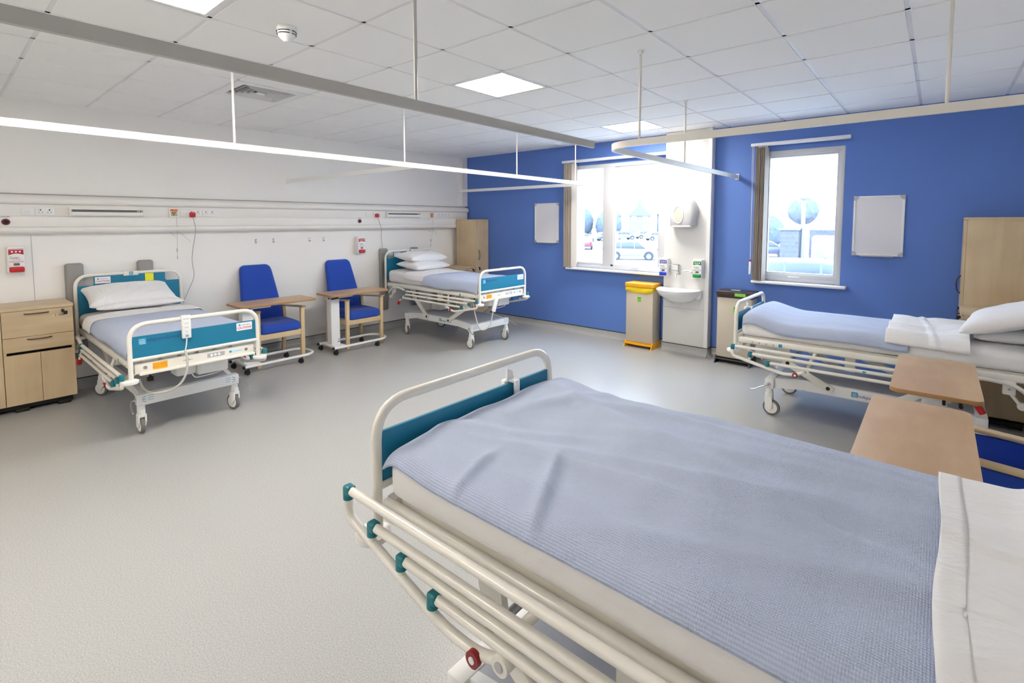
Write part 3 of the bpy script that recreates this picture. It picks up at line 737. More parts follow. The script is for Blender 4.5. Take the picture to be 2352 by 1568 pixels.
    # lifting arms
    for s in (-1, 1):
        yy = s*.30 if False else s*.352
        for (xa, za, xb, zb_) in ((1.30, .33, 1.60, .47+.35*o), (.84, .33, .50, .52+o*.9)):
            d = V((xb-xa, 0, zb_-za)); ln = d.length; M = Mx.Translation((xa, yy, za)) @ Mx.Rotation(-math.atan2(d.z, d.x), 4, 'Y')
            arm = MB().box((-.035, -.009, -.028), (ln+.03, .009, .028), .004, M=M).out('lift_arm', CREAM, B)
            q = MB()
            for px_ in (0, ln): p = M @ V((px_, 0, 0)); q.cyl(p-V((0, .013, 0)), p+V((0, .013, 0)), .015, 14)
            q.out('pivot_cap', BLACK, arm)
        MB().prism([(1.56, .455+.35*o), (1.64, .455+.35*o), (1.70, .575+o), (1.60, .575+o)], 'y', yy-s*.026-.012, yy-s*.026+.012).out('deck_bracket', CREAM, B)
        MB().prism([(.46, .50+o*.9), (.54, .50+o*.9), (.54, .575+o), (.46, .575+o)], 'y', yy-s*.026-.012, yy-s*.026+.012).out('deck_bracket', CREAM, B)
        MB().box((1.12, s*.37-.022, .46+o), (1.19, s*.37+.022, .575+o), .006).out('rail_bracket', CREAM, B)
    MB().cyl((.84, -.36, .33), (.84, .36, .33), .014, 10).cyl((1.30, -.36, .33), (1.30, .36, .33), .014, 10).cyl((1.60, -.35, .47+.35*o), (1.60, .35, .47+.35*o), .014, 10).out('torsion_bar', STEEL, B)
    MB().cyl((.75, 0, .40), (1.25, 0, .56+o), .028, 14).box((.60, -.07, .372), (.80, .07, .45), .015).out('actuator', CASTERW, B)
    cb = MB().box((1.66, .02, .42+o*.95), (1.89, .25, .545+o), .012).box((1.70, -.13, .43+o*.95), (1.86, .02, .54+o), .02).out('control_box', CASTERW, B)
    plate('rating_label', (1.8905, .08, .485+o), (0, 1, 0), .09, .06, PAPER, cb)
    MB().tube([(1.86, -.02, .44+o*.95), (1.87, .0, .40+o*.9), (1.85, .08, .395+o*.9), (1.84, .20, .40+o*.9), (1.83, .26, .43+o*.9)], .004, 8, fil=.03).out('mains_flex', PVC, cb)
    MB().cyl((1.72, -.27, .44+.9*o), (1.72, -.27, .56+o), .007, 8).lathe([(.012, .02), (.026, .014), (.022, .0), (.026, -.012), (.012, -.018)], (1.72, -.27, .425+.9*o), 7).out('clamp_knob', BLACK, B)
    # side rails, folded down
    for s in (-1, 1):
        yy = s*.508
        pts = [(-.075, .65), (.055, .583), (.195, .543), (.33, .50)] if rail4 else [(-.008, .555), (.135, .508), (.275, .452)]
        bend, knob, piv = ((.40, .437), (.50, .438), (.585, .47)) if rail4 else ((.42, .380), (.49, .392), (.565, .432))
        r = .0135
        s0, z0 = pts[0]
        end = [(L-s0, yy, z0+o-.01), (L-s0, yy, z0+o-.085), (L-bend[0]+.02, yy, bend[1]+o), (L-knob[0], yy, knob[1]+o), (L-piv[0], yy, piv[1]+o)]
        R_ = MB().tube(end, .0145, 12, fil=.09, fseg=6).out('side_rail', CREAM, B)
        ends = (1.44, 1.455, 1.53, 1.60)
        for k, (ss, zz) in enumerate(pts):
            zz += o
            bar = MB().cyl((L-ss-.012, yy, zz), (L-ends[k], yy, zz), r, 14).out('rail_bar', CREAM, R_)
            MB().box((L-ss-.024, yy-.0155, zz-.0155), (L-ss+.012, yy+.0155, zz+.0155), .008, 3).cyl((L-ss, yy, zz-.030), (L-ss, yy, zz), .0165, 12).out('end_cap', TEALP, R_)
            MB().box((L-ends[k]-.012, yy-.0165, zz-.0165), (L-ends[k]+.014, yy+.0165, zz+.0165), .007).out('end_cap', TEALP, R_)
            if k: # short upright from the bent tube
                a, b_ = (end[1], end[2]); tt = (L-ss-a[0])/(b_[0]-a[0]); zc = a[2]+(b_[2]-a[2])*min(1, max(0, tt))
                MB().tube([(L-ss, yy, zz-.03), (L-ss, yy, zc)], .011, 10).out('rail_post', CREAM, R_)
        MB().cyl((L-knob[0], yy+s*.010, knob[1]+o), (L-knob[0], yy+s*.024, knob[1]+o), .021, 18).out('release_knob', REDK, R_)
        MB().cyl((L-knob[0], yy+s*.023, knob[1]+o), (L-knob[0], yy+s*.0265, knob[1]+o), .009, 12).out('knob_centre', PAPER, R_)
        MB().cyl((L-piv[0], yy-s*.035, piv[1]+o), (L-piv[0], yy+s*.02, piv[1]+o), .0245, 18).out('pivot_boss', CREAM, R_)
        MB().cyl((L-piv[0], yy+s*.018, piv[1]+o), (L-piv[0], yy+s*.0235, piv[1]+o), .012, 12).out('pivot_bolt', STEEL, R_)
        MB().tube([(L-piv[0], yy-s*.03, piv[1]+o), (L-piv[0]-.02, yy-s*.05, piv[1]+.07+o), (L-piv[0]-.05, yy-s*.085, .58+o)], .014, 10).out('rail_link', CREAM, R_)
        zl = pts[-1][1]+o
        MB().tube([(L-1.44, yy, pts[0][1]+o), (.42, yy, .595+o), (.24, yy, .580+o), (.155, yy, .50+o)], .0135, 12, fil=.06).out('head_link', CREAM, R_)
        MB().tube([(L-1.455, yy, zl+.05), (.43, yy, .42+o), (.395, yy, .375+o)], .011, 10, fil=.02).out('head_link', CREAM, R_)
        MB().tube([(.415, yy, .40+o), (.385, yy, .352+o)], .020, 12).out('red_grip', RED, R_)
        MB().box((.235, yy-s*.0145-.012, .505+o), (.30, yy-s*.0145+.012, .60+o), .008).box((.235, min(yy-s*.01, s*.44), .56+o), (.30, max(yy-s*.01, s*.44), .585+o), .004).out('head_bracket', CREAM, R_)
        MB().cyl((.267, yy-s*.004, .575+o), (.267, yy+s*.001, .575+o), .008, 10).cyl((.267, yy-s*.004, .545+o), (.267, yy+s*.001, .545+o), .008, 10).out('bracket_bolt', STEEL, R_)
        MB().tube([(.255, yy-s*.012, .51+o), (.205, yy-s*.008, .44+o)], 0, sq=(.014, .008)).cyl((.205, yy-s*.02, .445+o), (.205, yy+s*.012, .445+o), .024, 18).out('pivot_boss', CREAM, R_)
        plate('rail_mark', (L-.95, yy+s*(r+.0002), pts[1][1]+o), (-s, 0, 0), .022, .012, LOGO, R_)
    # handset
    if handset == 'foot':   # hooked over the foot frame, cable in a loop
        hs = MB().box((L+.022, -.125, .775+o), (L+.046, -.062, .957+o), .006, 3).out('handset', CASTERW, B)
        for k in range(4): text('key_mark', ('up down', 'head', 'knee', 'tilt')[k], .012, (L+.0465, -.0935, .93-.034*k+o), (0, 1, 0), LOGO, hs)
        emblem((L+.0465, -.0935, .795+o), (0, 1, 0), .018, hs)
        MB().box((L-.018, -.112, .938+o), (L+.024, -.075, .951+o), .004).box((L-.030, -.112, .845+o), (L-.017, -.075, .951+o), .004).out('handset_hook', PVC, hs)
        MB().tube([(L+.034, -.093, .777+o), (L+.035, -.098, .72+o), (L+.030, -.106, .675+o)], .0045, 8, fil=.03).out('handset_flex', PVC, hs)
        MB().tube([(L+.030, -.106, .675+o), (L+.032, -.095, .62+o), (L+.04, -.10, .52+o), (L+.01, -.13, .42+o), (L-.05, -.20, .355+o), (L-.10, -.30, .35+o), (L-.16, -.35, .39+o), (L-.20, -.36, .46+o)], .0085, 10, fil=.07).out('coiled_cable', mat('cable_grey', (.62, .61, .56), .5, bump=1., bscale=250), hs)
    elif handset == 'low':
        hs = MB().box((-.012, -.031, -.09), (.012, .031, .09), .006, 3, M=Mx.Translation((L+.03, -.20, .475+o)) @ Mx.Rotation(-.35, 4, 'X')).out('handset', CASTERW, B)
        MB().tube([(L+.03, -.20, .56+o), (L+.01, -.16, .555+o), (L-.03, -.16, .56+o)], .005, 8).out('handset_hook', PVC, hs)
        MB().tube([(L+.03, -.235, .395+o), (L+.02, -.25, .30+o), (L+.0, -.27, .20+o), (L-.04, -.32, .155+o), (L-.06, -.40, .17+o), (L-.06, -.44, .27+o), (L-.10, -.44, .38+o), (L-.16, -.40, .50+o)], .0075, 10, fil=.08).out('coiled_cable', mat('cable_grey', (.62, .61, .56), .5, bump=1., bscale=250), hs)
    else:   # hung on the foot panel, hook seen from the bed side
        hs = MB().box((L+.012, handset-.031, .68+o), (L+.036, handset+.031, .845+o), .006, 3).out('handset', CASTERW, B)
        MB().box((L-.020, handset-.016, .838+o), (L+.014, handset+.016, .850+o), .003).box((L-.032, handset-.014, .79+o), (L-.020, handset+.014, .850+o), .003).prism([(handset-.022, .838+o), (handset+.022, .838+o), (handset+.022, .895+o), (handset-.01, .88+o)], 'x', L+.006, L+.014).out('handset_hook', PVC, hs)
        MB().tube([(L+.024, handset, .70+o), (L+.03, handset+.02, .58+o), (L+.0, handset+.05, .45+o), (L-.10, handset+.10, .44+o), (L-.2, handset+.1, .5+o)], .0075, 10, fil=.08).out('coiled_cable', mat('cable_grey', (.62, .61, .56), .5), hs)
    return B
def thing_child(name, par, loc, rz=0):
    o = bpy.data.objects.new(name, None); o.empty_display_size = .03; COL.objects.link(o); o.parent = par; o.location = loc; o.rotation_euler = (0, 0, rz); return o
B1 = (.08, -4.985, 0, 0.0); B2 = (.20, -1.42, 0, .13); B3 = (7.265, -1.31, pi, .045); B4 = (7.28, -5.03, pi, .195)
bed('white framed hospital bed beside the far-left bedside locker, handset on its foot', *B1)
bed('raised white hospital bed in the far corner, pillows stacked before the wardrobe', *B2, handset='low')
bed('white framed hospital bed in front of the blue wall under the narrow window', *B3, handset=.08)
bed('large nearest hospital bed in the foreground with four-bar side rail', *B4, rail4=True, handset=-.20)

# ------------------------------------------------------------------ bedding
def nz(x, y, s=0.): return NZ.noise(V((x, y, s)))
def ridge(x, y, s): return 1-abs(NZ.noise(V((x, y, s))))*2
def mattress(lb, b, th=.148, hump=None, w=.885, seed=0, crown=.02, cf=1.):
    x, y, rz, o = b
    def dp(c, n):
        k = .006*nz(c.x*3+seed, c.y*3, c.z*6) + .004*ridge(c.x*7+c.z*5, c.z*14+seed, seed)*abs(n.y)
        return n*k + V((0, 0, -crown*(1.05 if c.y > 0 else 1.05*cf)*(min(abs(c.y), .46)/.46)**3*min(1, max(0, (c.z-.642-o)/th)) + (hump(c.x) if hump and c.z > .72+o else 0)))
    t = MB().soft((.045, -w/2, .642+o), (L-.04, w/2, .642+o+th), .05, (44, 18, 3), dp).out('mattress', SHEET, sharp=80)
    t.location = (x, y, 0); t.rotation_euler = (0, 0, rz); return tag(t, lb, 'mattress', 'sheeted mattresses')
def cover(name, lb, cat, b, m, x0, x1, ztop, w, dn, df, hump=None, amp=.006, seed=0, nu=90, nv=46, th=.006, group=None, wave=0, crown=.02, fold=None, cf=1.):
    # cloth laid over a mattress, dropping dn on the -y side and df on the +y side (local)
    x, y, rz, o = b; R_ = .05
    hw = w/2; flat = hw-R_; arc = R_*pi/2
    T0, T1 = -(flat+arc+dn), (flat+arc+df)
    def f(u, v):
        X = x0+(x1-x0)*u; T = T0+(T1-T0)*v
        X += .012*nz(T*3, seed+3.3, 1)*(1 if u in (0, 1) else 0)
        s = 1 if T > 0 else -1; a = abs(T); hp = hump(X) if hump else 0
        if a < flat: p = V((X, T, ztop)); n = V((0, 0, 1))
        elif a < flat+arc:
            g = (a-flat)/R_; p = V((X, s*(flat+R_*sin(g)), ztop-R_+R_*cos(g))); n = V((0, s*sin(g), cos(g)))
        else:
            d = a-flat-arc; p = V((X, s*(hw+.004+.10*d), ztop-R_-d)); n = V((0, s, 0)); p.z += .010*sin(X*9+seed)*min(1, d/.05)
        p.z += hp - crown*(1 if s > 0 else cf)*(min(a, hw)/hw)**3
        if x1 > 1.9 and X > x1-.07: p.z -= .032*((X-x1+.07)/.07)**2
        k = amp*(1.1*nz(X*2.2+seed, T*2.6) + .8*ridge(X*1.5+T*1.3+seed, T*4.5-X*.6, 2.) - .5 + .35*nz(X*9, T*9, seed))
        if fold: k += fold(X, T)
        return p+n*(k+th*.5)
    MB_ = MB().grid(f, nu, nv, lambda a, c: ((x0+(x1-x0)*a), T0+(T1-T0)*c))
    ob = MB_.out(name, m, sharp=180, recalc=True)
    if ob.data.polygons[len(ob.data.polygons)//2].normal.z < 0: ob.data.flip_normals()
    md = ob.modifiers.new('thickness', 'SOLIDIFY'); md.thickness = th; md.offset = 0
    ob.location = (x, y, 0); ob.rotation_euler = (0, 0, rz)
    return tag(ob, lb, cat, group)
def pillow(lb, loc, rot, w=.70, d=.45, h=.17, seed=0, m=None):
    b = MB(); n = 34
    for sd in (1, -1):
        def f(u, v):
            a, c = 2*u-1, 2*v-1
            aa, cc = math.copysign(abs(a)**.8, a), math.copysign(abs(c)**.8, c)
            t = max(0, (1-abs(aa)**3.))**.45*max(0, (1-abs(cc)**3.2))**.45
            px = d/2*aa*(1-.10*(1-cc*cc)**1.0*abs(aa)); py = w/2*cc*(1-.05*(1-aa*aa)*abs(cc))
            z = sd*h/2*t*(1 + .10*nz(px*6+seed, py*6, seed) + .07*ridge(px*8+py*5, py*4-px*3, seed+4))
            if sd < 0: z *= .75
            return V((px, py, z))
        b.grid(f, n, n)
    bmesh.ops.remove_doubles(b.bm, verts=b.bm.verts[:], dist=.0004)
    o = b.out('pillow', m or LINEN, sharp=85)
    o.location = loc; o.rotation_euler = rot
    return tag(o, lb, 'pillow', 'white pillows')
G2, G3 = 'pale blue blankets on the beds', 'white top sheets on the beds'
def ramp(a, b, x): t = min(1, max(0, (x-a)/(b-a))); return t*t*(3-2*t)
# bed by the left locker
mattress('sheeted mattress on the left bed with the yellow note', B1, seed=1)
cover('blanket', 'pale blue blanket on the left bed beside the locker', 'blanket', B1, BLANKET, .66, 1.945, .797, .90, .05, .05, seed=2, amp=.005, group=G2)
cover('top_sheet', 'white turned-down sheet band below the pillows on the left bed', 'sheet', B1, LINEN, .40, .70, .806, .92, .06, .05, seed=3, amp=.004, nu=40, group=G3)
pillow('lower flat pillow on the left bed, half hidden under another', (.27, -4.98, .856), (0, .04, 0), .74, .44, .11, 1)
pillow('plump white pillow leaning on the headboard of the left bed', (.245, -5.03, .938), (0, .36, .03), .74, .40, .19, 5)
# corner bed
h2 = lambda x: .045*ramp(.75, .15, x)
mattress('sheeted mattress on the raised corner bed', B2, hump=h2, seed=9)
cover('blanket', 'pale blue blanket on the raised bed in the far corner', 'blanket', B2, BLANKET, .86, 1.95, .927, .90, .075, .07, seed=12, amp=.007, group=G2, hump=h2)
cover('top_sheet', 'white sheet turned down over the pillows end of the corner bed', 'sheet', B2, LINEN, .47, .90, .936, .92, .03, .05, seed=13, amp=.006, nu=40, group=G3, hump=h2)
pillow('lower of two stacked pillows on the corner bed', (.56, -1.42, 1.025), (0, .10, .10), .72, .46, .15, 3)
pillow('top pillow of the stack on the corner bed', (.50, -1.42, 1.145), (0, .10, -.02), .70, .44, .165, 8)
# bed at the blue wall
h3 = lambda x: .064*ramp(1.60, 1.93, x)
mattress('sheeted mattress on the bed along the blue wall', B3, hump=h3, seed=15)
cover('blanket', 'pale blue blanket on the bed along the blue wall', 'blanket', B3, BLANKET, .80, 1.95, .842, .90, .03, .035, seed=16, amp=.006, group=G2, hump=h3)
cover('folded_sheet', 'white folded sheet lying across the bed along the blue wall', 'sheet', B3, LINEN, .46, .93, .866, .90, -.08, .02, seed=18, amp=.030, nu=60, th=.02, crown=.012, fold=lambda X, T: .012*math.exp(-((X-.70+.1*T)/.02)**2)-.010*math.exp(-((X-.70+.1*T)/.06)**2))
pillow('small lower pillow under the big one, bed along the blue wall', (7.0, -1.27, .875), (0, -.03, .06), .62, .40, .12, 11)
pillow('big crumpled upper pillow on the bed along the blue wall', (7.02, -1.36, 1.0), (.0, -.34, -.12), .78, .52, .17, 14)
# nearest bed
h4 = lambda x: .018*ramp(1.70, 1.93, x)
def fold4(X, T):
    k = 0
    for (cx, ct, ang, ln, a, sg) in ((1.45, .30, 2.0, .16, .011, .018), (1.72, .12, .5, .30, .007, .03), (1.25, .05, .25, .45, .006, .03), (1.05, -.20, .2, .5, .006, .035), (1.55, -.22, -.3, .35, .007, .03), (.95, .25, .35, .4, .006, .03), (1.66, .36, 1.75, .10, .009, .016), (1.2, -.34, .05, .6, .005, .02), (1.1, -.08, -.12, .55, .006, .04), (.85, .05, -.2, .3, .006, .028), (1.4, .16, .12, .35, .006, .025), (1.5, -.33, .3, .25, .007, .03), (.8, -.3, .1, .25, .005, .03), (1.75, -.25, 1.2, .2, .006, .03)):
        dx, dt = X-cx, T-ct; p = dx*cos(ang)+dt*sin(ang); q = -dx*sin(ang)+dt*cos(ang)
        k += 1.5*a*math.exp(-(q/sg)**2)*math.exp(-(p/ln)**4)
    return k
mattress('sheeted mattress on the nearest bed in the foreground', B4, hump=h4, seed=21, w=.89, crown=.03, th=.140, cf=.2)
cover('blanket', 'large blue ribbed blanket filling the foreground on the nearest bed', 'blanket', B4, BLANKET, .635, 1.962, .996, .92, -.012, -.022, seed=22, amp=.011, nu=170, nv=100, group=G2, hump=h4, crown=.03, fold=fold4, cf=.2)
def fold5(X, T):
    k = .018*math.exp(-((X-.47+.25*max(0, T-.1))/.026)**2)*ramp(-.5, -.1, T+.2) + .012*math.exp(-((T+.02+.25*(X-.4))/.012)**2)
    return k
ts = cover('top_sheet', 'white hemmed top sheet at the right edge of the nearest bed', 'sheet', B4, LINEN, .06, .655, 1.008, .94, .05, .0, seed=24, amp=.008, nu=80, nv=70, group=G3, crown=.03, fold=fold5, cf=.2)
hm = cover('hem', '', '', (0, 0, 0, 0), LINEN, .612, .658, 1.0095, .943, .05, .0, seed=24, amp=.008, nu=6, nv=70, crown=.03, cf=.2, fold=fold5)
for k in ('label', 'category', 'group'):
    if k in hm: del hm[k]
hm.parent = ts
# yellow note
t = tag(box((0, -.038, -.04), (.0012, .038, .04)).out('sticky_note', YNOTE), 'small yellow sticky note on the headboard of the left bed', 'sticky note'); t.location = (.0885, -4.825, 1.093)
t = tag(box((-.055, -.012, 0), (.055, .012, .002)).out('tape_strip', YNOTE), 'yellow green tape strip on the foot rail of the corner bed', 'tape'); t.location = (2.20, -1.42, 1.0745)
t.rotation_euler = (0, 0, pi/2)

# ------------------------------------------------------------------ chairs
def chair(lb, x, y, rz, w=.57, panel=False):
    t = thing('armchair', lb, 'chair', (x, y, 0), rz, 'blue high-back armchairs'); h = w/2
    for s in (-1, 1):
        MB().prism([(.48, 0), (.515, 0), (.525, .648), (.48, .648)], 'y', s*h-.023-s*.023, s*h+.023-s*.023, .004).out('front_leg', CHAIRW, t)
        MB().prism([(-.05, 0), (-.01, 0), (.055, .42), (.03, .62), (-.015, .62), (.005, .42)], 'y', s*h-.02-s*.023, s*h+.02-s*.023, .004).out('rear_leg', CHAIRW, t)
        MB().prism([(-.03, .605), (.54, .648), (.545, .655), (.54, .668), (-.03, .628)], 'y', s*h-.028-s*.02, s*h+.028-s*.02, .006).out('armrest', CHAIRW, t)
        MB().box((.03, s*h-s*.023-.012, .315), (.485, s*h-s*.023+.012, .375), .003).out('side_rail', CHAIRW, t)
    if panel:
        for s in (-1, 1): MB().box((.0, s*h-s*.023-.012, .36), (.47, s*h-s*.023+.012, .622), .004).out('side_panel', CHAIRB, t)
    MB().box((.486, -h+.04, .318), (.512, h-.04, .384), .003).out('front_rail', CHAIRW, t)
    MB().box((.02, -h+.04, .318), (.045, h-.04, .375), .003).out('rear_rail', CHAIRW, t)
    sw = h-.05-(.012 if panel else 0)
    def ds(c, n): return V((0, 0, .012*(1-((c.x-.28)/.27)**2)*(1 if n.z > .3 else 0)))
    MB().soft((.0, -sw, .376), (.535, sw, .485), .042, (10, 10, 2), ds).out('seat_cushion', CHAIRB, t)
    # tapered reclined back
    b = MB(); b.soft((-.05, -sw, 0), (.05, sw, .78), .04, (3, 12, 18))
    for v in b.bm.verts:
        u = v.co.z/.78; k = 1-.22*max(0, (u-.30)/.70)**1.1
        if u > .88:
            a = (u-.88)/.12; k *= math.sqrt(max(.0, 1-(a*.62)**2.6))*1.0
        v.co.y *= k; v.co.x = v.co.x*(1-.25*u) + .06 - .235*u - .02*sin(u*pi)*0
        v.co.z = .40+v.co.z*.955
    b.out('backrest', CHAIRB, t)
    return t
chair('blue high-back armchair beside the far-left bed', .19, -3.70, 0)
chair('blue high-back armchair between two overbed tables, nearer the corner bed', .19, -2.565, 0)
chair('blue armchair at the right edge, half under the nearer brown table', 7.17, -3.22, pi, .50, True)

# ------------------------------------------------------------------ overbed tables
def table(lb, x, y, w=.42, l=.88, top=.762):
    t = thing('overbed_table', lb, 'table', (x, y, 0), 0, 'overbed tables on castors'); a, b = w/2, l/2
    def rr(a, b, r): return [(sx*(a-r)+r*cos(q), sy*(b-r)+r*sin(q)) for sx, sy, q0 in ((1, 1, 0), (-1, 1, pi/2), (-1, -1, pi), (1, -1, 1.5*pi)) for q in [q0+pi/2*k/6 for k in range(7)]]
    tp = MB().prism(rr(a-.001, b-.001, .045), 'z', top-.0015, top+.0).out('table_top', BEECH, t)
    MB().prism(rr(a, b, .045), 'z', top-.024, top-.0012, .005).out('edge_band', EDGE, tp)
    cy = -.30
    col = MB().box((-.055, cy-.06, .10), (.055, cy+.06, .70), .006).out('column', WHITEM, t)
    MB().box((-.07, cy-.07, .70), (.07, cy+.25, top-.024), .006).out('top_bracket', WHITEM, t)
    MB().cyl((a*.55, -b+.14, top-.05), (a*.55, -b+.04, top-.055), .010, 10).cyl((a*.2, -b+.14, top-.05), (a*.2, -b+.04, top-.055), .008, 10).out('height_lever', BLACK, t)
    MB().prism([(cy-.045, .115), (cy+.055, .115), (cy+.055, .205)], 'x', .0551, .0562).out('care_label', PAPER, col)
    q = MB()
    for (yy, zz) in ((cy+.040, .16), (cy+.028, .130), (cy+.046, .135)): q.cyl((.056, yy, zz), (.0566, yy, zz), .008, 12)
    q.out('label_print', INKB, col)
    fr = MB().tube([(.19, -.42, .085), (.19, .34, .085), (.10, .43, .085), (-.10, .43, .085), (-.19, .34, .085), (-.19, -.42, .085)], .0165, 12, fil=.06).box((-.19, cy-.075, .072), (.19, cy+.075, .100), .004).out('base_tube', WHITEM, t)
    q = MB()
    for s in (-1, 1): q.cyl((s*.19, -.424, .085), (s*.19, -.405, .085), .0175, 14)
    q.out('tube_cap', BLACK, fr)
    for s in (-1, 1):
        for yy in (-.37, .24):
            MB().cyl((s*.19, yy, .05), (s*.19, yy, .072), .008, 8).box((s*.19-.022, yy-.03, .036), (s*.19+.022, yy+.01, .056), .006).cyl((s*.19-.020, yy-.012, .025), (s*.19-.004, yy-.012, .025), .025, 18).cyl((s*.19+.004, yy-.012, .025), (s*.19+.020, yy-.012, .025), .025, 18).out('castor', BLACK, t)
    return t
table('brown-topped overbed table over the chair beside the left bed', .655, -3.77)
table('brown-topped overbed table over the chair nearer the corner bed', .645, -2.70, .42, .86)
table('brown overbed table at right, pushed against the bed by blue wall', 6.62, -2.44, .395, .92)
table('brown overbed table at right, nearest, beyond the foreground bed', 6.56, -3.60, .395, .98)

# ------------------------------------------------------------------ bedside lockers and wardrobes
def bow(par, o, d, ln, name='bow_handle', vert=False):
    o = V(o); u = V((0, 0, 1)) if vert else V((0, 1, 0)); n = V((1, 0, 0))
    MB().tube([o-u*ln/2, o-u*ln*.35+n*d*.75, o+n*d, o+u*ln*.35+n*d*.75, o+u*ln/2], .005, 8, fil=.02).out(name, mat('bronze_handle', (.07, .04, .028), .35, .5, metal=.4), par)
def locker(lb, x, y0, y1, rz, wing=0, txt='S 326'):
    yc = (y0+y1)/2; h = abs(y1-y0)/2; t = thing('bedside_locker', lb, 'cabinet', (x, yc, 0), rz, 'maple bedside lockers'); D = .46
    lo = -h-wing
    MB().box((-D, lo, .068), (-.021, -h+.016 if not wing else lo+.016, .906)).box((-D, h-.016, .068), (-.021, h, .906)).box((-D, lo, .068), (-D+.012, h, .906)).box((-D, lo, .068), (-.021, h, .084)).out('carcass', MAPLE, t)
    box((-D-.004, lo-.004, .906), (.004, h+.004, .935), .003).out('cabinet_top', MAPLEH, t)
    MB().box((-.1, -h+.02, .51), (-.06, h-.02, .56)).out('dark_recess', BLACK, t)
    box((-D+.05, lo+.03, .03), (-.045, h-.03, .0675)).out('plinth', BLACK, t)
    for yy in (lo+.08, -h+.10, h-.09):
        box((-.12, yy-.045, 0), (-.03, yy+.045, .031), .004).out('foot', BLACK, t)
        box((-D+.05, yy-.045, 0), (-D+.13, yy+.045, .031), .004).out('foot', BLACK, t)
    d1 = box((-.020, -h+.002, .674), (0, h-.002, .903), .0015, 1).out('drawer', MAPLEH, t); bow(d1, (0, -.01, .875), .028, .16)
    d2 = box((-.020, -h+.002, .545), (0, h-.002, .671), .0015, 1).out('drawer', MAPLEH, t); bow(d2, (0, .0, .648), .028, .16)
    MB().box((-.020, -h+.002, .522), (-.004, -h+.022, .543)).box((-.020, h-.022, .522), (-.004, h-.002, .543)).out('stile', MAPLE, t)
    for a, b in ((-h+.002, -.0012), (.0012, h-.002)): box((-.020, a, .074), (0, b, .520), .0015, 1).out('door', MAPLE, t)
    if wing: box((-.020, lo+.002, .074), (0, -h-.002, .903), .0015, 1).out('door', MAPLE, t)
    k = MB().cyl((0, .165, .878), (.008, .165, .878), .012, 14).box((.008, .155, .862), (.030, .175, .886), .005).box((.012, .168, .838), (.018, .196, .872), .003).out('key', BLACK, d1)
    plate('number_card', (.0002, .145, .838), (0, 1, 0), .12, .024, mat('buff_card', (.62, .5, .34), .6), d1, .0008)
    text('number_print', txt, .028, (.0012, .140, .838), (0, 1, 0), INKK, d1)
    return t
locker('maple bedside locker at the far left with drawers and black plinth', .48, -5.99, -5.518, 0, wing=.46)
locker('maple bedside locker between the corner bed and its tall wardrobe', .60, -.80, -.335, 0, txt='S 324')
locker('maple bedside locker on the right behind the pillows, before its wardrobe', 6.775, -.765, -.335, pi, txt='S 321')
def wardrobe(lb, x, y0, y1, rz, hy, D=.48):
    yc = (y0+y1)/2; h = abs(y1-y0)/2; t = thing('wardrobe', lb, 'wardrobe', (x, yc, 0), rz, 'tall maple wardrobes')
    box((-D, -h, .06), (-.021, h, 1.705), .001).out('carcass', MAPLE, t)
    box((-D-.002, -h-.002, 1.705), (.002, h+.002, 1.728), .002).out('wardrobe_top', MAPLE, t)
    box((-D+.04, -h+.02, .0), (-.04, h-.02, .06)).out('plinth', BLACK, t)
    d = box((-.020, -h+.002, .066), (0, h-.002, 1.702), .0015, 1).out('door', MAPLE, t)
    bow(d, (0, hy, 1.115), .032, .165, vert=True)
    MB().cyl((0, hy+.01, .90), (.012, hy+.01, .90), .012, 12).box((.010, hy+.002, .855), (.016, hy+.030, .895), .003).out('key', BLACK, d)
    return t
wardrobe('tall narrow maple wardrobe in the corner by the white and blue walls', .60, -.325, -.012, 0, -.09)
wardrobe('tall maple wardrobe against the blue wall at the right edge', 6.775, -.325, -.012, pi, .09)

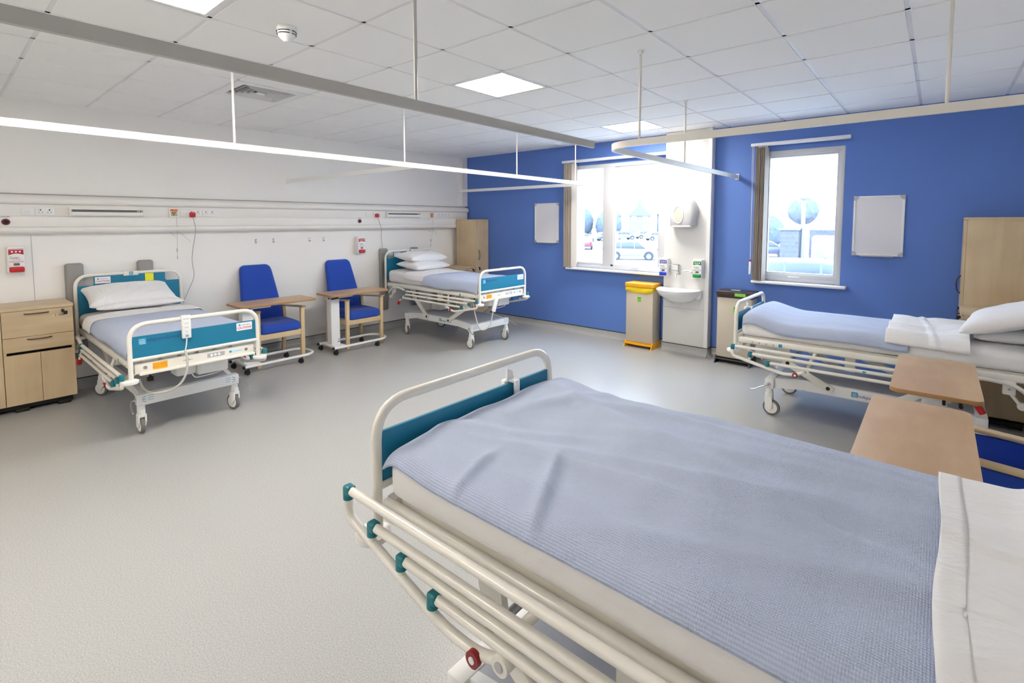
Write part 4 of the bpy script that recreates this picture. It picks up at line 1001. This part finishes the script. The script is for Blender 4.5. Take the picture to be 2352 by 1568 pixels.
# ------------------------------------------------------------------ car park seen through the windows
GZ = -1.6
ASPH = mat('pale_asphalt', (.30, .30, .31), .9, .2, var=.12, vscale=.4)
struct(box((-220, .6, GZ-.2), (140, 260, GZ)).out('ground', ASPH))
CW = mat('car_white', (.16, .165, .175), .3, .5, coat=.4); CR = mat('car_red', (.13, .028, .045), .3, .5, coat=.4); CBL = mat('car_blue', (.035, .042, .07), .3, .5, coat=.4); CTE = mat('car_teal', (.05, .105, .125), .3, .5, coat=.4); CSI = mat('car_silver', (.075, .08, .09), .3, .5, coat=.4)
CG = mat('car_glass', (.03, .042, .05), .25, .6); TY = mat('car_tyre', (.03, .032, .042), .8); RIM = mat('car_rim', (.15, .155, .165), .5, .5)
def car(lb, x, y, rz, m, l=4.3, h=1.5, van=False):
    t = thing('car' if not van else 'van', lb, 'car' if not van else 'van', (x, y, GZ), rz, None); a = l/2; wd = .85
    if van: prof = [(-a, .35), (a-.1, .35), (a, .6), (a-.05, 1.0), (a-.7, 1.2), (a-1.25, h), (-a+.1, h), (-a, h-.15)]
    else: prof = [(-a, .35), (a-.05, .30), (a, .55), (a-.1, .80), (a-1.0, .95), (a-1.75, h-.04), (a-2.3, h), (-a+.7, h-.03), (-a+.12, .98), (-a-.02, .85)]
    b = MB().prism(prof, 'y', -wd, wd, .07).out('car_body', m, t)
    if van: g = [(a-.62, 1.22), (a-1.12, h-.22), (a-1.75, h-.22), (a-1.75, 1.25)]
    else: g = [(a-1.1, .97), (a-1.72, h-.11), (a-2.35, h-.07), (-a+.85, h-.12), (-a+.42, 1.0)]
    MB().prism(g, 'y', -wd-.006, wd+.006, .01).out('side_glass', CG, t)
    if not van:
        MB().prism([(a-2.0, .96), (a-2.06, .96), (a-2.10, h-.05), (a-2.03, h-.05)], 'y', -wd-.010, wd+.010).prism([(-a+1.25, .98), (-a+1.18, .98), (-a+1.22, h-.05), (-a+1.28, h-.05)], 'y', -wd-.010, wd+.010).out('pillar_trim', m, t)
        MB().prism([(a-.99, .975), (a-1.70, h-.06), (a-1.74, h-.055), (a-1.03, .97)], 'y', -wd+.10, wd-.10).out('windscreen', CG, t)
    for s in (-1, 1):
        MB().box((a-.02, s*.62-.14, .62), (a+.012, s*.62+.14, .74), .01).out('headlamp', RIM, t)
        MB().box((-a-.03, s*.70-.09, .70), (-a+.01, s*.70+.09, .95), .01).out('tail_lamp', RED, t)
        for xx in (a-.85, -a+.80):
            q = MB().lathe([(.20, -.1), (.31, -.1), (.33, -.06), (.33, .06), (.31, .1), (.20, .1)], (xx, s*(wd-.08), .33), 22, 'y').out('tyre', TY, t)
            MB().lathe([(.21, -.105), (.21, .105)], (xx, s*(wd-.08), .33), 18, 'y').out('wheel_rim', RIM, q)
            MB().lathe([(.40, -.012), (.40, .012)], (xx, s*(wd-.005), .36), 22, 'y').out('wheel_arch', TY, q)
    return t
GC = 'cars parked beyond the wide window'
for a in (('white estate car parked nearest beyond the wide window', -13.6, 33.2, .5, CW, 4.4, 1.62), ('silver car behind the white estate car, cut by sink column', -10.9, 37.5, .5, CSI, 4.4, 1.5),
          ('red car parked at left in the wide window', -25.6, 44.6, 2.1, CR, 4.1, 1.5), ('red car parked just right of another red car', -23.6, 47.2, 2.1, CR, 4.0, 1.48),
          ('white car far back at left of the wide window', -36.7, 61.3, .9, CW, 4.2, 1.5), ('pale silver car far back above the red cars', -36.2, 68.5, .9, CSI, 4.2, 1.5),
          ('white car far back above the estate car', -37.4, 76.5, .9, CW, 4.2, 1.5), ('farthest white car before the gabled houses', -36.5, 83.5, .9, CW, 4.2, 1.5), ('white car far back beside the sink column edge', -30.7, 76, .9, CW, 4.3, 1.5)):
    c = car(*a); c['group'] = GC
car('grey blue car at left of the narrow window, wheel showing', -5.6, 44.6, .25, CBL, 4.2, 1.5)
car('big white van in the narrow window behind the lamp post', 2.3, 34.6, .12, CW, 5.0, 2.3, True)
car('teal car low in the narrow window, only its roof showing', 3.7, 12.4, .1, CTE, 4.3, 2.05)
BRK = mat('grey_brick', (.075, .08, .105), .9, .2, var=.25, vscale=6)
t = thing('brick_pillar', 'tall brick gate pillar left of the lamp post', 'pillar', (-.55, 29.4, GZ))
q = MB().box((-.52, -.5, 0), (.52, .5, 2.72)); q.out('shaft', BRK, t)
q = MB()
for k in range(1, 9): q.box((-.525, -.505, k*.30), (.525, .505, k*.30+.025))
q.out('mortar_course', mat('mortar', (.10, .10, .11), .9), t)
box((-.6, -.58, 2.72), (.6, .58, 2.86), .03).out('coping', CSI, t)
t = tag(box((-1.3, -.2, 0), (4.5, .2, 2.65)).out('brick_wall', BRK), 'low brick wall behind the white van', 'wall'); t.location = (.4, 37.6, GZ)
t = thing('lamp_post', 'grey lamp post in front of the round clipped tree', 'lamp post', (.13, 29.2, GZ))
MB().cyl((0, 0, 0), (0, 0, 4.6), .14, 12, .10).out('post', CSI, t)
MB().lathe([(.10, 4.6), (.30, 4.75), (.34, 5.0), (.2, 5.2), (.05, 5.25)], seg=16).out('lantern', RIM, t)
LEAF = mat('grey_green_foliage', (.08, .098, .125), .95, .1, bump=1, bscale=8, var=.3, vscale=3)
def tree(lb, x, y, r, zc, seed, name='clipped_tree'):
    t = thing(name, lb, 'tree', (x, y, GZ)); b = bmesh.new(); bmesh.ops.create_icosphere(b, subdivisions=4, radius=r)
    for v in b.verts: n = v.co.normalized(); v.co = v.co+n*r*.06*nz(n.x*5+seed, n.y*5, n.z*5)+V((0, 0, zc-GZ))
    MB().add(b).out('crown', LEAF, t); MB().cyl((0, 0, 0), (0, 0, zc-GZ), .12, 8).out('trunk', BRK, t)
tree('round clipped dark tree behind the lamp post', -1.72, 39.2, 1.1, 2.55, 1)
tree('second rounded dark tree at right of the narrow window', 2.6, 62, 2.2, 2.6, 4)
tree('loose pale tree at left in the wide window', -49.5, 79.5, 3.2, 1.6, 7, 'bushy_tree')
tree('bushy tree between the red cars and the houses', -43.5, 81.5, 2.6, .9, 9, 'bushy_tree')
tree('hedge tree at left of the narrow window', -9.6, 60, 2.2, .4, 12, 'bushy_tree')
HB = mat('house_brick', (.16, .155, .18), .9, .2); HR = mat('house_roof', (.13, .135, .165), .9, .2)
for k, (x, y, w_, h_) in enumerate(((-64.5, 104, 5.8, 5.0), (-58.3, 108.5, 5.8, 5.4), (-52.4, 113, 5.8, 5.4), (-46.6, 117.4, 6, 5.8))):
    t = thing('house', ['leftmost of the four pale gabled houses beyond the car park', 'second from left of the four pale gabled houses', 'third from left of the four pale gabled houses', 'rightmost of the four pale gabled houses by sink column'][k], 'house', (x, y, GZ), .47, 'gabled houses beyond the car park')
    box((-w_/2+.4, -4, 0), (w_/2-.4, 4, h_-.6)).out('house_walls', HB, t)
    MB().prism([(-w_/2, h_-.7), (w_/2, h_-.7), (0, h_+2.4)], 'y', -4.3, 4.3).out('gable_roof', HR, t)
    for xx in (-1.4, 1.4):
        for zz in (1.2, 3.4): MB().box((xx-.6, -4.06, zz), (xx+.6, -3.98, zz+1.2)).out('house_window', PAPER, t)
    MB().box((-.5, 1, h_+1.2), (.5, 2, h_+4.0)).out('chimney', HB, t)

# ------------------------------------------------------------------ light
w = bpy.data.worlds.new('world'); SC.world = w; w.use_nodes = True
nt = w.node_tree; bg = nt.nodes['Background']
tc = nt.nodes.new('ShaderNodeTexCoord'); sp = nt.nodes.new('ShaderNodeSeparateXYZ'); cr = nt.nodes.new('ShaderNodeValToRGB')
cr.color_ramp.elements[0].position = 0; cr.color_ramp.elements[0].color = (.70, .84, 1, 1); cr.color_ramp.elements[1].position = .8; cr.color_ramp.elements[1].color = (.50, .72, 1, 1)
nt.links.new(tc.outputs['Generated'], sp.inputs[0]); nt.links.new(sp.outputs['Z'], cr.inputs[0]); nt.links.new(cr.outputs[0], bg.inputs[0])
bg.inputs[1].default_value = 4.4
sl = bpy.data.lights.new('sun', 'SUN'); sl.energy = .6; sl.angle = radians(12); so = bpy.data.objects.new('sun', sl); COL.objects.link(so)
so.rotation_euler = V((.45, .55, -.7)).to_track_quat('-Z', 'Y').to_euler()
SC.view_settings.view_transform = 'Standard'; SC.view_settings.look = 'None'; SC.view_settings.gamma = 1; SC.view_settings.use_curve_mapping = False
SC.view_settings.exposure = 1.93
SC.cycles.max_bounces = 14; SC.cycles.diffuse_bounces = 12; SC.cycles.sample_clamp_indirect = 6
